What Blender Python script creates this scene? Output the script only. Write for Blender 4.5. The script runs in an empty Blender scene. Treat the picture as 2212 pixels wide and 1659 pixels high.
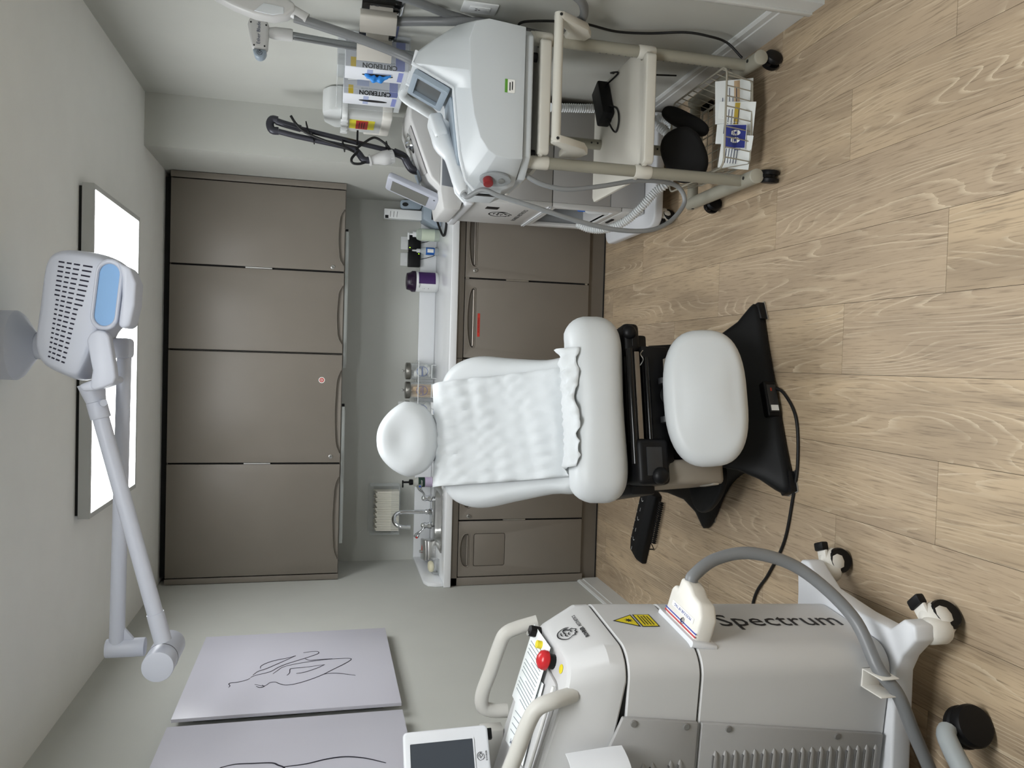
import bpy, bmesh, math, random
from mathutils import Vector, Matrix
random.seed(7)
SC = bpy.context.scene
COL = SC.collection
pi = math.pi

# ------------------------------------------------------------------ camera
CAM = Vector((1.2494, -4.8929, 1.5739)); YAW, PITCH, ROLL, FPX = -.0265, -.2352, .0218, 1684.3
def _axes():
    f = Vector((math.sin(YAW)*math.cos(PITCH), math.cos(YAW)*math.cos(PITCH), math.sin(PITCH)))
    r = Vector((math.cos(YAW), -math.sin(YAW), 0)); u = r.cross(f)
    c, s = math.cos(ROLL), math.sin(ROLL)
    return c*r + s*u, -s*r + c*u, f
RA, UA, FA = _axes()
cd = bpy.data.cameras.new('camera'); cam = bpy.data.objects.new('camera', cd); COL.objects.link(cam)
cd.sensor_fit = 'HORIZONTAL'; cd.sensor_width = 36; cd.lens = FPX/2212*36; cd.clip_start = .05; cd.clip_end = 50
# the phone was held sideways: the picture's right is the room's down
mw = Matrix.Identity(4)
for i, a in enumerate((-UA, RA, -FA)):
    for k in range(3): mw[k][i] = a[k]
mw.translation = CAM
cam.matrix_world = mw
SC.camera = cam
def at(x, y, X=None, Y=None, Z=None):
    """photograph point -> point of the room lying on the plane X=, Y= or Z="""
    d = FA*FPX + RA*(829.5-y) - UA*(x-1106)
    k, v = (0, X) if X is not None else (1, Y) if Y is not None else (2, Z)
    return CAM + d*((v-CAM[k])/d[k])

# ------------------------------------------------------------------ world, exposure
SC.view_settings.view_transform = 'Standard'; SC.view_settings.look = 'None'
SC.view_settings.gamma = 1; SC.view_settings.use_curve_mapping = False
SC.view_settings.exposure = 0.0
W = bpy.data.worlds.new('world'); SC.world = W; W.use_nodes = True
W.node_tree.nodes['Background'].inputs[0].default_value = (.8, .85, .9, 1)
W.node_tree.nodes['Background'].inputs[1].default_value = .05
PANEL_STRENGTH = 9.8; PANEL_STRENGTH_NEAR = 18.0

# ------------------------------------------------------------------ materials
def lin(c):
    return tuple(((v/255)/12.92 if v/255 <= .04045 else ((v/255+.055)/1.055)**2.4) for v in c[:3])
MATS = {}
def mat(name, rgb, rough=.5, metal=0, var=.03, scale=6, bump=0, bscale=200, spec=.5, coat=0, trans=0, alpha=1, emit=None, est=0, ior=1.45, sheen=0, sss=0):
    if name in MATS: return MATS[name]
    m = bpy.data.materials.new(name); m.use_nodes = True; MATS[name] = m
    nt = m.node_tree; b = nt.nodes['Principled BSDF']
    tc = nt.nodes.new('ShaderNodeTexCoord')
    n = nt.nodes.new('ShaderNodeTexNoise'); n.inputs['Scale'].default_value = scale; n.inputs['Detail'].default_value = 3
    nt.links.new(tc.outputs['Object'], n.inputs['Vector'])
    c = lin(rgb); r = nt.nodes.new('ShaderNodeValToRGB')
    r.color_ramp.elements[0].position = .3; r.color_ramp.elements[1].position = .7
    r.color_ramp.elements[0].color = (*[max(0, v*(1-var)) for v in c], 1); r.color_ramp.elements[1].color = (*[min(1, v*(1+var)) for v in c], 1)
    nt.links.new(n.outputs['Fac'], r.inputs['Fac']); nt.links.new(r.outputs['Color'], b.inputs['Base Color'])
    b.inputs['Roughness'].default_value = rough; b.inputs['Metallic'].default_value = metal
    b.inputs['Specular IOR Level'].default_value = spec; b.inputs['Coat Weight'].default_value = coat
    b.inputs['Transmission Weight'].default_value = trans; b.inputs['Alpha'].default_value = alpha; b.inputs['IOR'].default_value = ior
    b.inputs['Sheen Weight'].default_value = sheen
    if sss: b.inputs['Subsurface Weight'].default_value = sss; b.inputs['Subsurface Radius'].default_value = (.01, .01, .01)
    if emit: b.inputs['Emission Color'].default_value = (*lin(emit), 1); b.inputs['Emission Strength'].default_value = est
    if bump:
        n2 = nt.nodes.new('ShaderNodeTexNoise'); n2.inputs['Scale'].default_value = bscale; n2.inputs['Detail'].default_value = 2
        nt.links.new(tc.outputs['Object'], n2.inputs['Vector'])
        bp = nt.nodes.new('ShaderNodeBump'); bp.inputs['Strength'].default_value = bump; bp.inputs['Distance'].default_value = .002
        nt.links.new(n2.outputs['Fac'], bp.inputs['Height']); nt.links.new(bp.outputs['Normal'], b.inputs['Normal'])
    return m
def glassy(name, rgb, alpha=.25, rough=.08):
    """thin clear plastic: mixes a see-through and a glossy surface"""
    if name in MATS: return MATS[name]
    m = bpy.data.materials.new(name); m.use_nodes = True; MATS[name] = m
    nt = m.node_tree; nt.nodes.clear()
    o = nt.nodes.new('ShaderNodeOutputMaterial'); mx = nt.nodes.new('ShaderNodeMixShader')
    t = nt.nodes.new('ShaderNodeBsdfTransparent'); g = nt.nodes.new('ShaderNodeBsdfPrincipled')
    g.inputs['Base Color'].default_value = (*lin(rgb), 1); g.inputs['Roughness'].default_value = rough
    lw = nt.nodes.new('ShaderNodeLayerWeight'); lw.inputs['Blend'].default_value = .35
    mp = nt.nodes.new('ShaderNodeMapRange'); mp.inputs['To Min'].default_value = alpha; mp.inputs['To Max'].default_value = min(1, alpha+.55)
    nt.links.new(lw.outputs['Facing'], mp.inputs['Value']); nt.links.new(mp.outputs['Result'], mx.inputs['Fac'])
    nt.links.new(t.outputs[0], mx.inputs[1]); nt.links.new(g.outputs[0], mx.inputs[2]); nt.links.new(mx.outputs[0], o.inputs[0])
    return m

# ------------------------------------------------------------------ mesh helpers
def frame(o, x, y):
    """matrix with origin o, local x and y along the given directions"""
    x = Vector(x).normalized(); y = Vector(y); z = x.cross(y).normalized(); y = z.cross(x)
    m = Matrix.Identity(4)
    for i, a in enumerate((x, y, z)):
        for k in range(3): m[k][i] = a[k]
    m.translation = Vector(o); return m
def rotz(o, deg): return Matrix.Translation(Vector(o)) @ Matrix.Rotation(math.radians(deg), 4, 'Z')
G = Matrix.Identity(4)      # extra turn applied to whatever is being built
class MB:
    def __init__(s, M=None): s.v = []; s.f = []; s.M = G @ M if M is not None else G.copy()
    def add(s, vs, fs, M=None):
        n = len(s.v); T = s.M @ M if M is not None else s.M
        s.v += [T @ Vector(p) for p in vs]; s.f += [tuple(i+n for i in f) for f in fs]; return s
    def box(s, x0, x1, y0, y1, z0, z1, M=None):
        vs = [(x, y, z) for z in (z0, z1) for y in (y0, y1) for x in (x0, x1)]
        return s.add(vs, [(0,2,3,1), (4,5,7,6), (0,1,5,4), (2,6,7,3), (0,4,6,2), (1,3,7,5)], M)
    def prism(s, poly, h0, h1, M=None, taper=1.0):
        n = len(poly); cx = sum(p[0] for p in poly)/n; cy = sum(p[1] for p in poly)/n
        vs = [(p[0], p[1], h0) for p in poly] + [(cx+(p[0]-cx)*taper, cy+(p[1]-cy)*taper, h1) for p in poly]
        fs = [tuple(range(n))[::-1], tuple(range(n, 2*n))] + [(i, (i+1) % n, n+(i+1) % n, n+i) for i in range(n)]
        return s.add(vs, fs, M)
    def rings(s, rs, M=None, cap=True):
        n = len(rs[0]); vs = [p for r in rs for p in r]; fs = []
        for k in range(len(rs)-1):
            for i in range(n): fs.append((k*n+i, k*n+(i+1) % n, (k+1)*n+(i+1) % n, (k+1)*n+i))
        if cap: fs += [tuple(range(n))[::-1], tuple(range((len(rs)-1)*n, len(rs)*n))]
        return s.add(vs, fs, M)
    def lathe(s, prof, seg=24, M=None):
        return s.rings([[(r*math.cos(2*pi*i/seg), r*math.sin(2*pi*i/seg), z) for i in range(seg)] for r, z in prof], M)
    def cyl(s, p0, p1, r0, r1=None, seg=16):
        p0, p1 = Vector(p0), Vector(p1); d = p1-p0
        q = d.to_track_quat('Z', 'Y').to_matrix().to_4x4(); q.translation = p0
        return s.lathe([(r0, 0), (r0 if r1 is None else r1, d.length)], seg, q)
    def tube(s, pts, r, seg=10, closed=False, sub=0, rfun=None):
        P = [Vector(p) for p in pts]
        if sub: P = spline(P, sub, closed)
        n = len(P); rs = []; up = None
        for i in range(n):
            a = P[i-1] if (i or closed) else P[i]; b = P[(i+1) % n] if (i < n-1 or closed) else P[i]
            t = (b-a).normalized()
            if up is None: up = t.orthogonal().normalized()
            up = (up - t*up.dot(t)); up = up.normalized() if up.length > 1e-6 else t.orthogonal().normalized()
            w = t.cross(up); rr = rfun(i/(n-1)) if rfun else r
            rs.append([P[i] + up*rr*math.cos(2*pi*k/seg) + w*rr*math.sin(2*pi*k/seg) for k in range(seg)])
        if closed: rs.append(rs[0])
        return s.rings(rs, cap=not closed)
    def sphere(s, c, r, sx=1, sy=1, sz=1, seg=16, M=None):
        n = seg//2; c = Vector(c)
        rs = []
        for k in range(n+1):
            a = -pi/2+pi*max(.02, min(n-.02, k))/n
            rs.append([(c[0]+r*sx*math.cos(a)*math.cos(2*pi*i/seg), c[1]+r*sy*math.cos(a)*math.sin(2*pi*i/seg), c[2]+r*sz*math.sin(a)) for i in range(seg)])
        return s.rings(rs, M)
    def build(s, name, m, parent=None, bev=0, seg=2, smooth=35, sub=0, label=None, cat=None, group=None, kind=None, ang=30):
        """link everything collected as ONE mesh object; points are room coordinates"""
        bm = bmesh.new()
        vv = [bm.verts.new(p) for p in s.v]
        for f in s.f:
            if len(set(f)) > 2:
                try: bm.faces.new([vv[i] for i in f])
                except ValueError: pass
        bmesh.ops.recalc_face_normals(bm, faces=bm.faces)
        if bev:
            es = [e for e in bm.edges if len(e.link_faces) == 2 and e.calc_face_angle(0) > math.radians(ang)]
            bmesh.ops.bevel(bm, geom=es, offset=bev, segments=seg, affect='EDGES', profile=.5, clamp_overlap=True)
        if parent is None:
            lo = [min(v.co[k] for v in bm.verts) for k in range(3)]; hi = [max(v.co[k] for v in bm.verts) for k in range(3)]
            org = Vector(((lo[0]+hi[0])/2, (lo[1]+hi[1])/2, lo[2]))
        else: org = WLOC[parent.name]
        for v in bm.verts: v.co -= org
        me = bpy.data.meshes.new(name); bm.to_mesh(me); bm.free()
        ms = m if isinstance(m, (list, tuple)) else [m]
        for q in ms: me.materials.append(q)
        if smooth:
            for p in me.polygons: p.use_smooth = True
            me.set_sharp_from_angle(angle=math.radians(smooth))
        o = bpy.data.objects.new(name, me); COL.objects.link(o)
        if parent is None: o.location = org
        else: o.parent = parent
        WLOC[o.name] = org
        if sub:
            md = o.modifiers.new('subdivision', 'SUBSURF'); md.levels = sub; md.render_levels = sub
        tag(o, label, cat, group, kind)
        return o
WLOC = {}
def tag(o, label=None, cat=None, group=None, kind=None):
    if label: o['label'] = label
    if cat: o['category'] = cat
    if group: o['group'] = group
    if kind: o['kind'] = kind
    return o
def thing(name, label, cat, loc, group=None, kind=None):
    o = bpy.data.objects.new(name, None); COL.objects.link(o); o.location = loc; o.empty_display_size = .05
    WLOC[o.name] = Vector(loc)
    return tag(o, label, cat, group, kind)
def spline(P, sub, closed=False):
    """Catmull-Rom through the points"""
    P = [Vector(p) for p in P]; n = len(P); out = []
    rng = n if closed else n-1
    for i in range(rng):
        p0 = P[i-1] if (i or closed) else P[0]*2-P[1]; p1 = P[i]; p2 = P[(i+1) % n]
        p3 = P[(i+2) % n] if (i+2 < n or closed) else P[n-1]*2-P[n-2]
        for k in range(sub):
            t = k/sub
            out.append(.5*((2*p1) + (p2-p0)*t + (2*p0-5*p1+4*p2-p3)*t*t + (3*p1-p0-3*p2+p3)*t**3))
    if not closed: out.append(P[-1])
    return out
def rrect(x0, x1, y0, y1, r, n=5):
    out = []
    for cx, cy, a in ((x1-r, y0+r, -pi/2), (x1-r, y1-r, 0), (x0+r, y1-r, pi/2), (x0+r, y0+r, pi)):
        for k in range(n+1):
            t = a+pi/2*k/n; out.append((cx+r*math.cos(t), cy+r*math.sin(t)))
    return out
def ellipse(cx, cy, a, b, n=24): return [(cx+a*math.cos(2*pi*i/n), cy+b*math.sin(2*pi*i/n)) for i in range(n)]
def holed(mb, outer, holes, h0, h1, M=None):
    """plate with openings: outline and holes in local xy, thickness along local z"""
    bm = bmesh.new(); es = []
    for lp in [outer]+list(holes):
        vs = [bm.verts.new((p[0], p[1], h0)) for p in lp]
        for i in range(len(vs)): es.append(bm.edges.new((vs[i], vs[(i+1) % len(vs)])))
    bmesh.ops.triangle_fill(bm, edges=es, use_beauty=True, use_dissolve=False)
    g = bmesh.ops.extrude_face_region(bm, geom=list(bm.faces))
    for e in g['geom']:
        if isinstance(e, bmesh.types.BMVert): e.co.z = h1
    bm.verts.index_update()
    mb.add([v.co.copy() for v in bm.verts], [[v.index for v in f.verts] for f in bm.faces], M)
    bm.free(); return mb
def cushion(outline, th, r, M, name, m, parent, crown=.0, fn=None, n=7, inner=5, sharp=1.0, **kw):
    """soft upholstered pad: rounded rim, crowned faces; outline in local xy, thickness along z"""
    N = len(outline); cx = sum(p[0] for p in outline)/N; cy = sum(p[1] for p in outline)/N
    def ring(ins, z):
        out = []
        for p in outline:
            d = math.hypot(p[0]-cx, p[1]-cy); f = max(.0, 1-ins/d)
            out.append((cx+(p[0]-cx)*f, cy+(p[1]-cy)*f, z))
        return out
    half = []
    for k in range(n+1):
        a = pi/2*k/n; half.append((r*(1-math.cos(a)), th/2*math.sin(a)**sharp, None))
    rs = [ring(i, z) for i, z, _ in half]
    last = rs[-1]
    for k in range(1, inner+1):
        s = 1-k/(inner+.35); rs.append([(cx+(p[0]-cx)*s, cy+(p[1]-cy)*s, th/2+crown*(1-s*s)) for p in last])
    top = rs; bot = [[(p[0], p[1], -p[2]) for p in q] for q in rs[1:]][::-1]
    allr = bot+top
    if fn: allr = [[fn(*p) for p in q] for q in allr]
    mb = MB(M); mb.rings(allr)
    return mb.build(name, m, parent, smooth=60, **kw)
_DG = None
FONT = None
def text(s, size, M, m, parent, name='lettering', align='CENTER', ext=.0002, bold=0, sx=1.0, space=1.0, label=None):
    """flat lettering as a thin mesh; local x = reading direction, local y = up of the letters"""
    c = bpy.data.curves.new('t', 'FONT'); c.body = s; c.size = size; c.align_x = align; c.align_y = 'CENTER'; c.extrude = ext
    c.offset = bold; c.resolution_u = 2; c.space_character = space
    o = bpy.data.objects.new('t', c); COL.objects.link(o)
    dg = bpy.context.evaluated_depsgraph_get(); dg.update()
    me = bpy.data.meshes.new_from_object(o.evaluated_get(dg)); bpy.data.objects.remove(o); bpy.data.curves.remove(c)
    T = G @ M @ Matrix.Diagonal((sx, 1, 1, 1)); org = WLOC[parent.name]
    for v in me.vertices: v.co = (T @ v.co) - org
    me.name = name; me.materials.clear(); me.materials.append(m)
    q = bpy.data.objects.new(name, me); COL.objects.link(q); q.parent = parent; WLOC[q.name] = org
    if label: q['label'] = label
    return q
def decal(poly, M, m, parent, name, t=.0006, label=None):
    return MB().prism(poly, 0, t, M).build(name, m, parent, smooth=0, label=label)
def strokes(lines, M, r, m, parent, name, sub=6, label=None, taper=True):
    """drawn lines as thin flat ribbons standing a hair off the sheet; points in local xy"""
    mb = MB(M)
    for ln in lines:
        P = spline([Vector((p[0], p[1], 0)) for p in ln], sub) if len(ln) > 2 else [Vector((p[0], p[1], 0)) for p in ln]
        L = []; R = []
        for i, p in enumerate(P):
            t = (P[min(i+1, len(P)-1)]-P[max(i-1, 0)]); t.normalize(); nrm = Vector((-t.y, t.x, 0))
            w = r*(.45+.55*math.sin(pi*(i+.5)/len(P))) if taper else r
            L.append(p+nrm*w); R.append(p-nrm*w)
        n = len(P); vs = L+R
        mb.add([(v.x, v.y, .0008) for v in vs]+[(v.x, v.y, 0) for v in vs], [(i, i+1, n+i+1, n+i) for i in range(n-1)]+[(i, 2*n+i, 2*n+i+1, i+1) for i in range(n-1)]+[(n+i, n+i+1, 3*n+i+1, 3*n+i) for i in range(n-1)])
    return mb.build(name, m, parent, smooth=0, label=label)
# ================================================================== the room
H = 2.43; XW = 2.485; XR = 2.234; YB = -.87; YF = -5.75
M_wall = mat('wall paint', (190, 191, 185), .75, bump=.08, bscale=350, var=.015)
M_ceil = mat('ceiling paint', (238, 239, 236), .85, bump=.1, bscale=250, var=.015)
M_trim = mat('white trim paint', (214, 216, 214), .35, var=.01)
def struct(mb, name, m, parent=None, **k):
    o = mb.build(name, m, parent, smooth=0, **k)
    if parent is None: o['kind'] = 'structure'
    return o
struct(MB().box(-.1, 0, YF, .1, 0, H), 'wall_left', M_wall)
struct(MB().box(0, XW+.1, 0, .1, 0, H), 'wall_back', M_wall)
# the right wall ends at a cased doorway near the photographer
DY0, DY1 = -3.55, -2.595
struct(MB().box(XW, XW+.1, DY1, 0, 0, H), 'wall_right', M_wall)
struct(MB().box(XW, XW+.1, YF, DY0, 0, H).box(XW, XW+.1, DY0, DY1, 2.05, H), 'wall_right_near', M_wall)
struct(MB().box(XR, XW, YB, 0, 0, H), 'wall_column', M_wall)
struct(MB().box(-.1, XW+.1, YF-.1, YF, 0, H), 'wall_front', M_wall)
struct(MB().box(-.1, XW+.1, YF-.1, .1, H, H+.08), 'ceiling', M_ceil)
# door leaf closing the doorway, with its casing
d = struct(MB().box(XW+.03, XW+.07, DY0, DY1, .01, 2.05), 'door_1', mat('door paint', (205, 206, 203), .4))
MB().cyl((XW+.03, DY0+.07, 1), (XW-.03, DY0+.07, 1), .012).cyl((XW-.03, DY0+.07, 1), (XW-.03, DY0+.19, 1), .01).build('door_handle', mat('satin steel', (170, 170, 168), .3, 1), d)
for i, (a, b) in enumerate(((DY1, DY1+.085), (DY0-.085, DY0))):
    o = struct(MB().box(XW-.022, XW, a, b, 0, 2.13), f'trim_{i+1}', M_trim)
    MB().box(XW-.03, XW-.018, a+(.064 if i == 0 else 0), b-(0 if i == 0 else .064), 0, 2.13).build('casing_bead', M_trim, o, bev=.003)
struct(MB().box(XW-.022, XW, DY0-.085, DY1+.085, 2.05, 2.13), 'trim_3', M_trim)
def baseboard(name, p0, p1, nrm):
    p0, p1, n = Vector(p0), Vector(p1), Vector(nrm); mb = MB()
    prof = [(0, 0), (.014, 0), (.014, .092), (.011, .096), (.011, .118), (.006, .128), (0, .128)]
    a = [p0+n*q[0]+Vector((0, 0, q[1])) for q in prof]; b = [p1+n*q[0]+Vector((0, 0, q[1])) for q in prof]
    mb.rings([a, b]); return struct(mb, name, M_trim)
baseboard('baseboard_left', (0, YF, 0), (0, -.6, 0), (1, 0, 0))
baseboard('baseboard_right', (XW, DY1+.085, 0), (XW, YB, 0), (-1, 0, 0))
baseboard('baseboard_column', (XW-.014, YB, 0), (XR, YB, 0), (0, -1, 0))
baseboard('baseboard_front', (0, YF, 0), (XW, YF, 0), (0, 1, 0))

# ------------------------------------------------------------------ floor of vinyl planks
def plank_material():
    m = bpy.data.materials.new('oak vinyl plank'); m.use_nodes = True; nt = m.node_tree; N = nt.nodes; Lk = nt.links
    b = N['Principled BSDF']; tc = N.new('ShaderNodeTexCoord'); oi = N.new('ShaderNodeObjectInfo')
    def math_(op, a, c=None, v=None):
        q = N.new('ShaderNodeMath'); q.operation = op
        if hasattr(a, 'is_output'): Lk.new(a, q.inputs[0])
        else: q.inputs[0].default_value = a
        if c is not None:
            if hasattr(c, 'is_output'): Lk.new(c, q.inputs[1])
            else: q.inputs[1].default_value = c
        return q.outputs[0]
    # per-plank shift of the pattern
    off = N.new('ShaderNodeCombineXYZ'); Lk.new(math_('MULTIPLY', oi.outputs['Random'], 7.3), off.inputs[0]); Lk.new(math_('MULTIPLY', oi.outputs['Random'], 31.7), off.inputs[1])
    add = N.new('ShaderNodeVectorMath'); add.operation = 'ADD'; Lk.new(tc.outputs['Object'], add.inputs[0]); Lk.new(off.outputs[0], add.inputs[1])
    V = add.outputs[0]
    def mapped(sx, sy):
        q = N.new('ShaderNodeMapping'); q.inputs['Scale'].default_value = (sx, sy, 1); Lk.new(V, q.inputs['Vector']); return q.outputs[0]
    def noise(vec, sc, det=4, rough=.55, dist=0):
        q = N.new('ShaderNodeTexNoise'); q.inputs['Scale'].default_value = sc; q.inputs['Detail'].default_value = det; q.inputs['Roughness'].default_value = rough; q.inputs['Distortion'].default_value = dist
        Lk.new(vec, q.inputs['Vector']); return q.outputs['Fac']
    big = noise(mapped(1, .13), 5, 1.5, .45)              # broad swirl that bends the growth rings
    broad = noise(mapped(1, .16), 7, 3, .55)           # lighter and greyer bands
    fine = noise(mapped(1, .035), 190, 3, .65)         # pores
    fibre = noise(mapped(1, .12), 45, 4, .7)
    sx = N.new('ShaderNodeSeparateXYZ'); Lk.new(V, sx.inputs[0])
    ring = math_('ADD', math_('MULTIPLY', sx.outputs[0], 34.0), math_('MULTIPLY', big, 30.0))
    ring = math_('ADD', ring, math_('MULTIPLY', fibre, .55))
    saw = math_('FRACT', ring)
    line = N.new('ShaderNodeMapRange'); line.inputs['From Min'].default_value = .72; line.inputs['From Max'].default_value = 1.0; line.inputs['To Min'].default_value = 0; line.inputs['To Max'].default_value = 1; Lk.new(saw, line.inputs['Value'])
    brk = N.new('ShaderNodeMapRange'); brk.inputs['From Min'].default_value = .42; brk.inputs['From Max'].default_value = .62; Lk.new(noise(mapped(1, .10), 16, 3), brk.inputs['Value'])
    cer = math_('MULTIPLY', math_('MULTIPLY', line.outputs[0], brk.outputs[0]), .8)
    def mixc(fac, a, c):
        q = N.new('ShaderNodeMix'); q.data_type = 'RGBA'
        Lk.new(fac, q.inputs[0])
        for k, v in ((6, a), (7, c)):
            if hasattr(v, 'is_output'): Lk.new(v, q.inputs[k])
            else: q.inputs[k].default_value = (*lin(v), 1)
        return q.outputs[2]
    rp = N.new('ShaderNodeMapRange'); rp.inputs['From Min'].default_value = .36; rp.inputs['From Max'].default_value = .66; Lk.new(broad, rp.inputs['Value'])
    c1 = mixc(rp.outputs[0], (158, 139, 115), (193, 171, 141))
    tone = N.new('ShaderNodeMapRange'); tone.inputs['To Min'].default_value = 0; tone.inputs['To Max'].default_value = .65; Lk.new(oi.outputs['Random'], tone.inputs['Value'])
    c2 = mixc(tone.outputs[0], c1, (169, 150, 128))
    rf = N.new('ShaderNodeMapRange'); rf.inputs['From Min'].default_value = .52; rf.inputs['From Max'].default_value = .72; rf.inputs['To Max'].default_value = .8; Lk.new(fine, rf.inputs['Value'])
    c3 = mixc(rf.outputs[0], c2, (112, 96, 78))
    dk = N.new('ShaderNodeMapRange'); dk.inputs['From Min'].default_value = .62; dk.inputs['From Max'].default_value = .8; dk.inputs['To Max'].default_value = .75; Lk.new(noise(mapped(1, .12), 11, 4, .6, .6), dk.inputs['Value'])
    c4 = mixc(dk.outputs[0], c3, (112, 97, 80))
    c5 = mixc(cer, c4, (212, 196, 170))
    Lk.new(c5, b.inputs['Base Color']); b.inputs['Roughness'].default_value = .48; b.inputs['Specular IOR Level'].default_value = .4
    bp = N.new('ShaderNodeBump'); bp.inputs['Strength'].default_value = .12; bp.inputs['Distance'].default_value = .001
    Lk.new(fine, bp.inputs['Height']); Lk.new(bp.outputs[0], b.inputs['Normal'])
    return m
floor = struct(MB().box(-.1, XW+.1, YF-.1, .1, -.06, -.004), 'floor', mat('subfloor', (60, 50, 42), .9))
M_plank = plank_material()
PW, PLn = .2215, 1.22
pm = MB().box(-PW/2+.0006, PW/2-.0006, -PLn/2+.0006, PLn/2-.0006, -.004, 0)
def plank(x0, x1, y0, y1):
    g = .0006
    bm = MB().box(x0+g, x1-g, y0+g, y1-g, -.004, 0)
    o = bm.build('plank', M_plank, floor, smooth=0)
    # keep the pattern tied to the plank's own middle
    c = Vector(((x0+x1)/2, (y0+y1)/2, 0)) - WLOC[floor.name]
    for v in o.data.vertices: v.co -= c
    o.location = c
k = -6
while True:
    x0 = 1.246+k*PW
    if x0 > XW: break
    s0 = -2.755 - .41*((k) % 3)
    y = s0
    while y > YF: y -= PLn
    while y < 0:
        a, b = max(y, YF), min(y+PLn, 0); xa, xb = max(x0, 0), min(x0+PW, XW)
        if b-a > .02 and xb-xa > .01: plank(xa, xb, a, b)
        y += PLn
    k += 1

# ------------------------------------------------------------------ ceiling LED panels
M_frame = mat('panel frame white', (190, 192, 190), .5)
M_led = mat('lit diffuser', (255, 255, 255), .6, emit=(250, 253, 255), est=PANEL_STRENGTH)
M_led2 = mat('lit diffuser near', (255, 255, 255), .6, emit=(250, 253, 255), est=PANEL_STRENGTH_NEAR)
def ceiling_panel(x0, x1, y0, y1, label, M_led=M_led):
    t = thing('ceiling_light', label, 'ceiling light', ((x0+x1)/2, (y0+y1)/2, H), 'ceiling panel lights')
    z0 = H-.05
    MB().box(x0+.01, x1-.01, y0+.01, y1-.01, H-.02, H).build('mounting_plate', mat('dark gap', (30, 30, 30), .8), t)
    f = MB(); holed(f, [(x0, y0), (x1, y0), (x1, y1), (x0, y1)], [[(x0+.018, y0+.018), (x1-.018, y0+.018), (x1-.018, y1-.018), (x0+.018, y1-.018)]], z0, H-.012)
    f.build('frame', M_frame, t, smooth=0)
    MB().box(x0+.018, x1-.018, y0+.018, y1-.018, z0+.004, z0+.012).build('diffuser', M_led, t, smooth=0)
ceiling_panel(.655, 1.845, -1.86, -1.16, 'wide white ceiling LED panel with lit diffuser above the chair')
ceiling_panel(.655, 1.845, -4.25, -3.55, 'wide white ceiling LED panel out of view above the photographer', M_led2)
# ================================================================== cabinets along the back wall
M_cab = mat('taupe laminate', (130, 123, 114), .42, bump=.05, bscale=500, var=.02)
M_gap = mat('dark gap', (30, 30, 30), .8)
M_steel = mat('brushed steel', (190, 190, 188), .28, 1, var=.05, scale=40)
M_chrome = mat('chrome', (225, 227, 230), .06, 1, var=.01)
FY = -.402
def fr_front(y): return frame((0, y, 0), (1, 0, 0), (0, 0, 1))          # local x = room X, local y = room Z, local z = -Y (towards the camera)
def lock(x, z, y, parent):
    o = MB().lathe([(.0115, 0), (.0115, .004), (.008, .005), (.007, .003)], 20, frame((x, y, z), (1, 0, 0), (0, 0, 1))).build('lock', M_steel, parent, smooth=30)
    MB().box(-.001, .001, -.005, .005, .003, .0058, frame((x, y, z), (1, 0, 0), (0, 0, 1))).build('keyhole', M_gap, o, smooth=0)
def upper_door(x0, x1, hx0, hx1, parent, lk=None):
    g = .005; z0, z1 = 1.4835, 2.394; n = 14
    poly = [(x0+g, z0), (hx0, z0)]
    for i in range(n+1):
        t = i/n; u = min(1, t*7, (1-t)*7); u = math.sin(u*pi/2)
        poly.append((hx0+(hx1-hx0)*t, z0+.004+.016*u+.012*math.sin(pi*t)))
    poly += [(hx1, z0), (x1-g, z0), (x1-g, z1), (x0+g, z1)]
    mb = MB(); holed(mb, poly, [], 0, .019, fr_front(FY+.019))
    o = mb.build('door', M_cab, parent, bev=.0025, seg=2, smooth=30)
    MB().box(hx0-.01, hx1+.01, FY+.014, FY+.019, z0+.001, z0+.034).build('finger_pull', M_cab, o, smooth=0)
    # moulded rim of the pull
    pts = [Vector((hx0+(hx1-hx0)*i/n, FY-.001, poly[2+i][1]+.003)) for i in range(n+1)]
    MB().tube(pts, .0028, 6).build('pull_rim', M_cab, o, smooth=60)
    if lk: lock(lk[0], lk[1], FY, o)
    return o
def strip(x, z0, z1, y, parent):
    MB().box(x-.0035, x+.0035, y+.002, y+.012, z0, z1).build('strike_plate', M_steel, parent, smooth=0)
def wall_cabinet(x0, x1, label, doors, fill):
    t = thing('wall_cabinet', label, 'cabinet', ((x0+x1)/2, FY/2, 1.4805), 'taupe wall cabinets over the counter')
    MB().box(x0+.001, x1-.001, FY+.026, -.001, 1.4805, 2.3964).build('body', M_cab, t, smooth=0)
    MB().box(x0+.002, x1-.002, FY+.021, FY+.026, 1.486, 2.392).build('door_gasket', M_gap, t, smooth=0)  # dark sheet behind the doors, colours in the shade of their gaps
    for d in doors: upper_door(*d[:4], t, d[4] if len(d) > 4 else None)
    if fill: MB().box(fill[0]+.001, fill[1]-.001, FY, FY+.018, 1.4805, 2.3964).build('filler_strip', M_cab, t, bev=.0015)
    return t
c1 = wall_cabinet(.002, 1.277, 'taupe two-door wall cabinet on the left above the sink', [(.034, .661, .12, .585), (.661, 1.277, .72, 1.185, (.70, 1.535))], (.002, .034))
c2 = wall_cabinet(1.277, 2.232, 'taupe two-door wall cabinet on the right next to the wall column', [(1.277, 1.736, 1.335, 1.66), (1.736, 2.197, 1.775, 2.085, (1.762, 1.545))], (2.197, 2.232))
strip(.661, 1.86, 2.0, FY, c1); strip(1.736, 1.87, 2.01, FY, c2)
MB().box(.03, 2.2, FY+.05, -.02, 2.3964, 2.4295).build('ceiling_gap_shade', M_gap, c1, smooth=0)  # dark filler, its colour gives the shade between cabinet tops and ceiling
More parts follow.
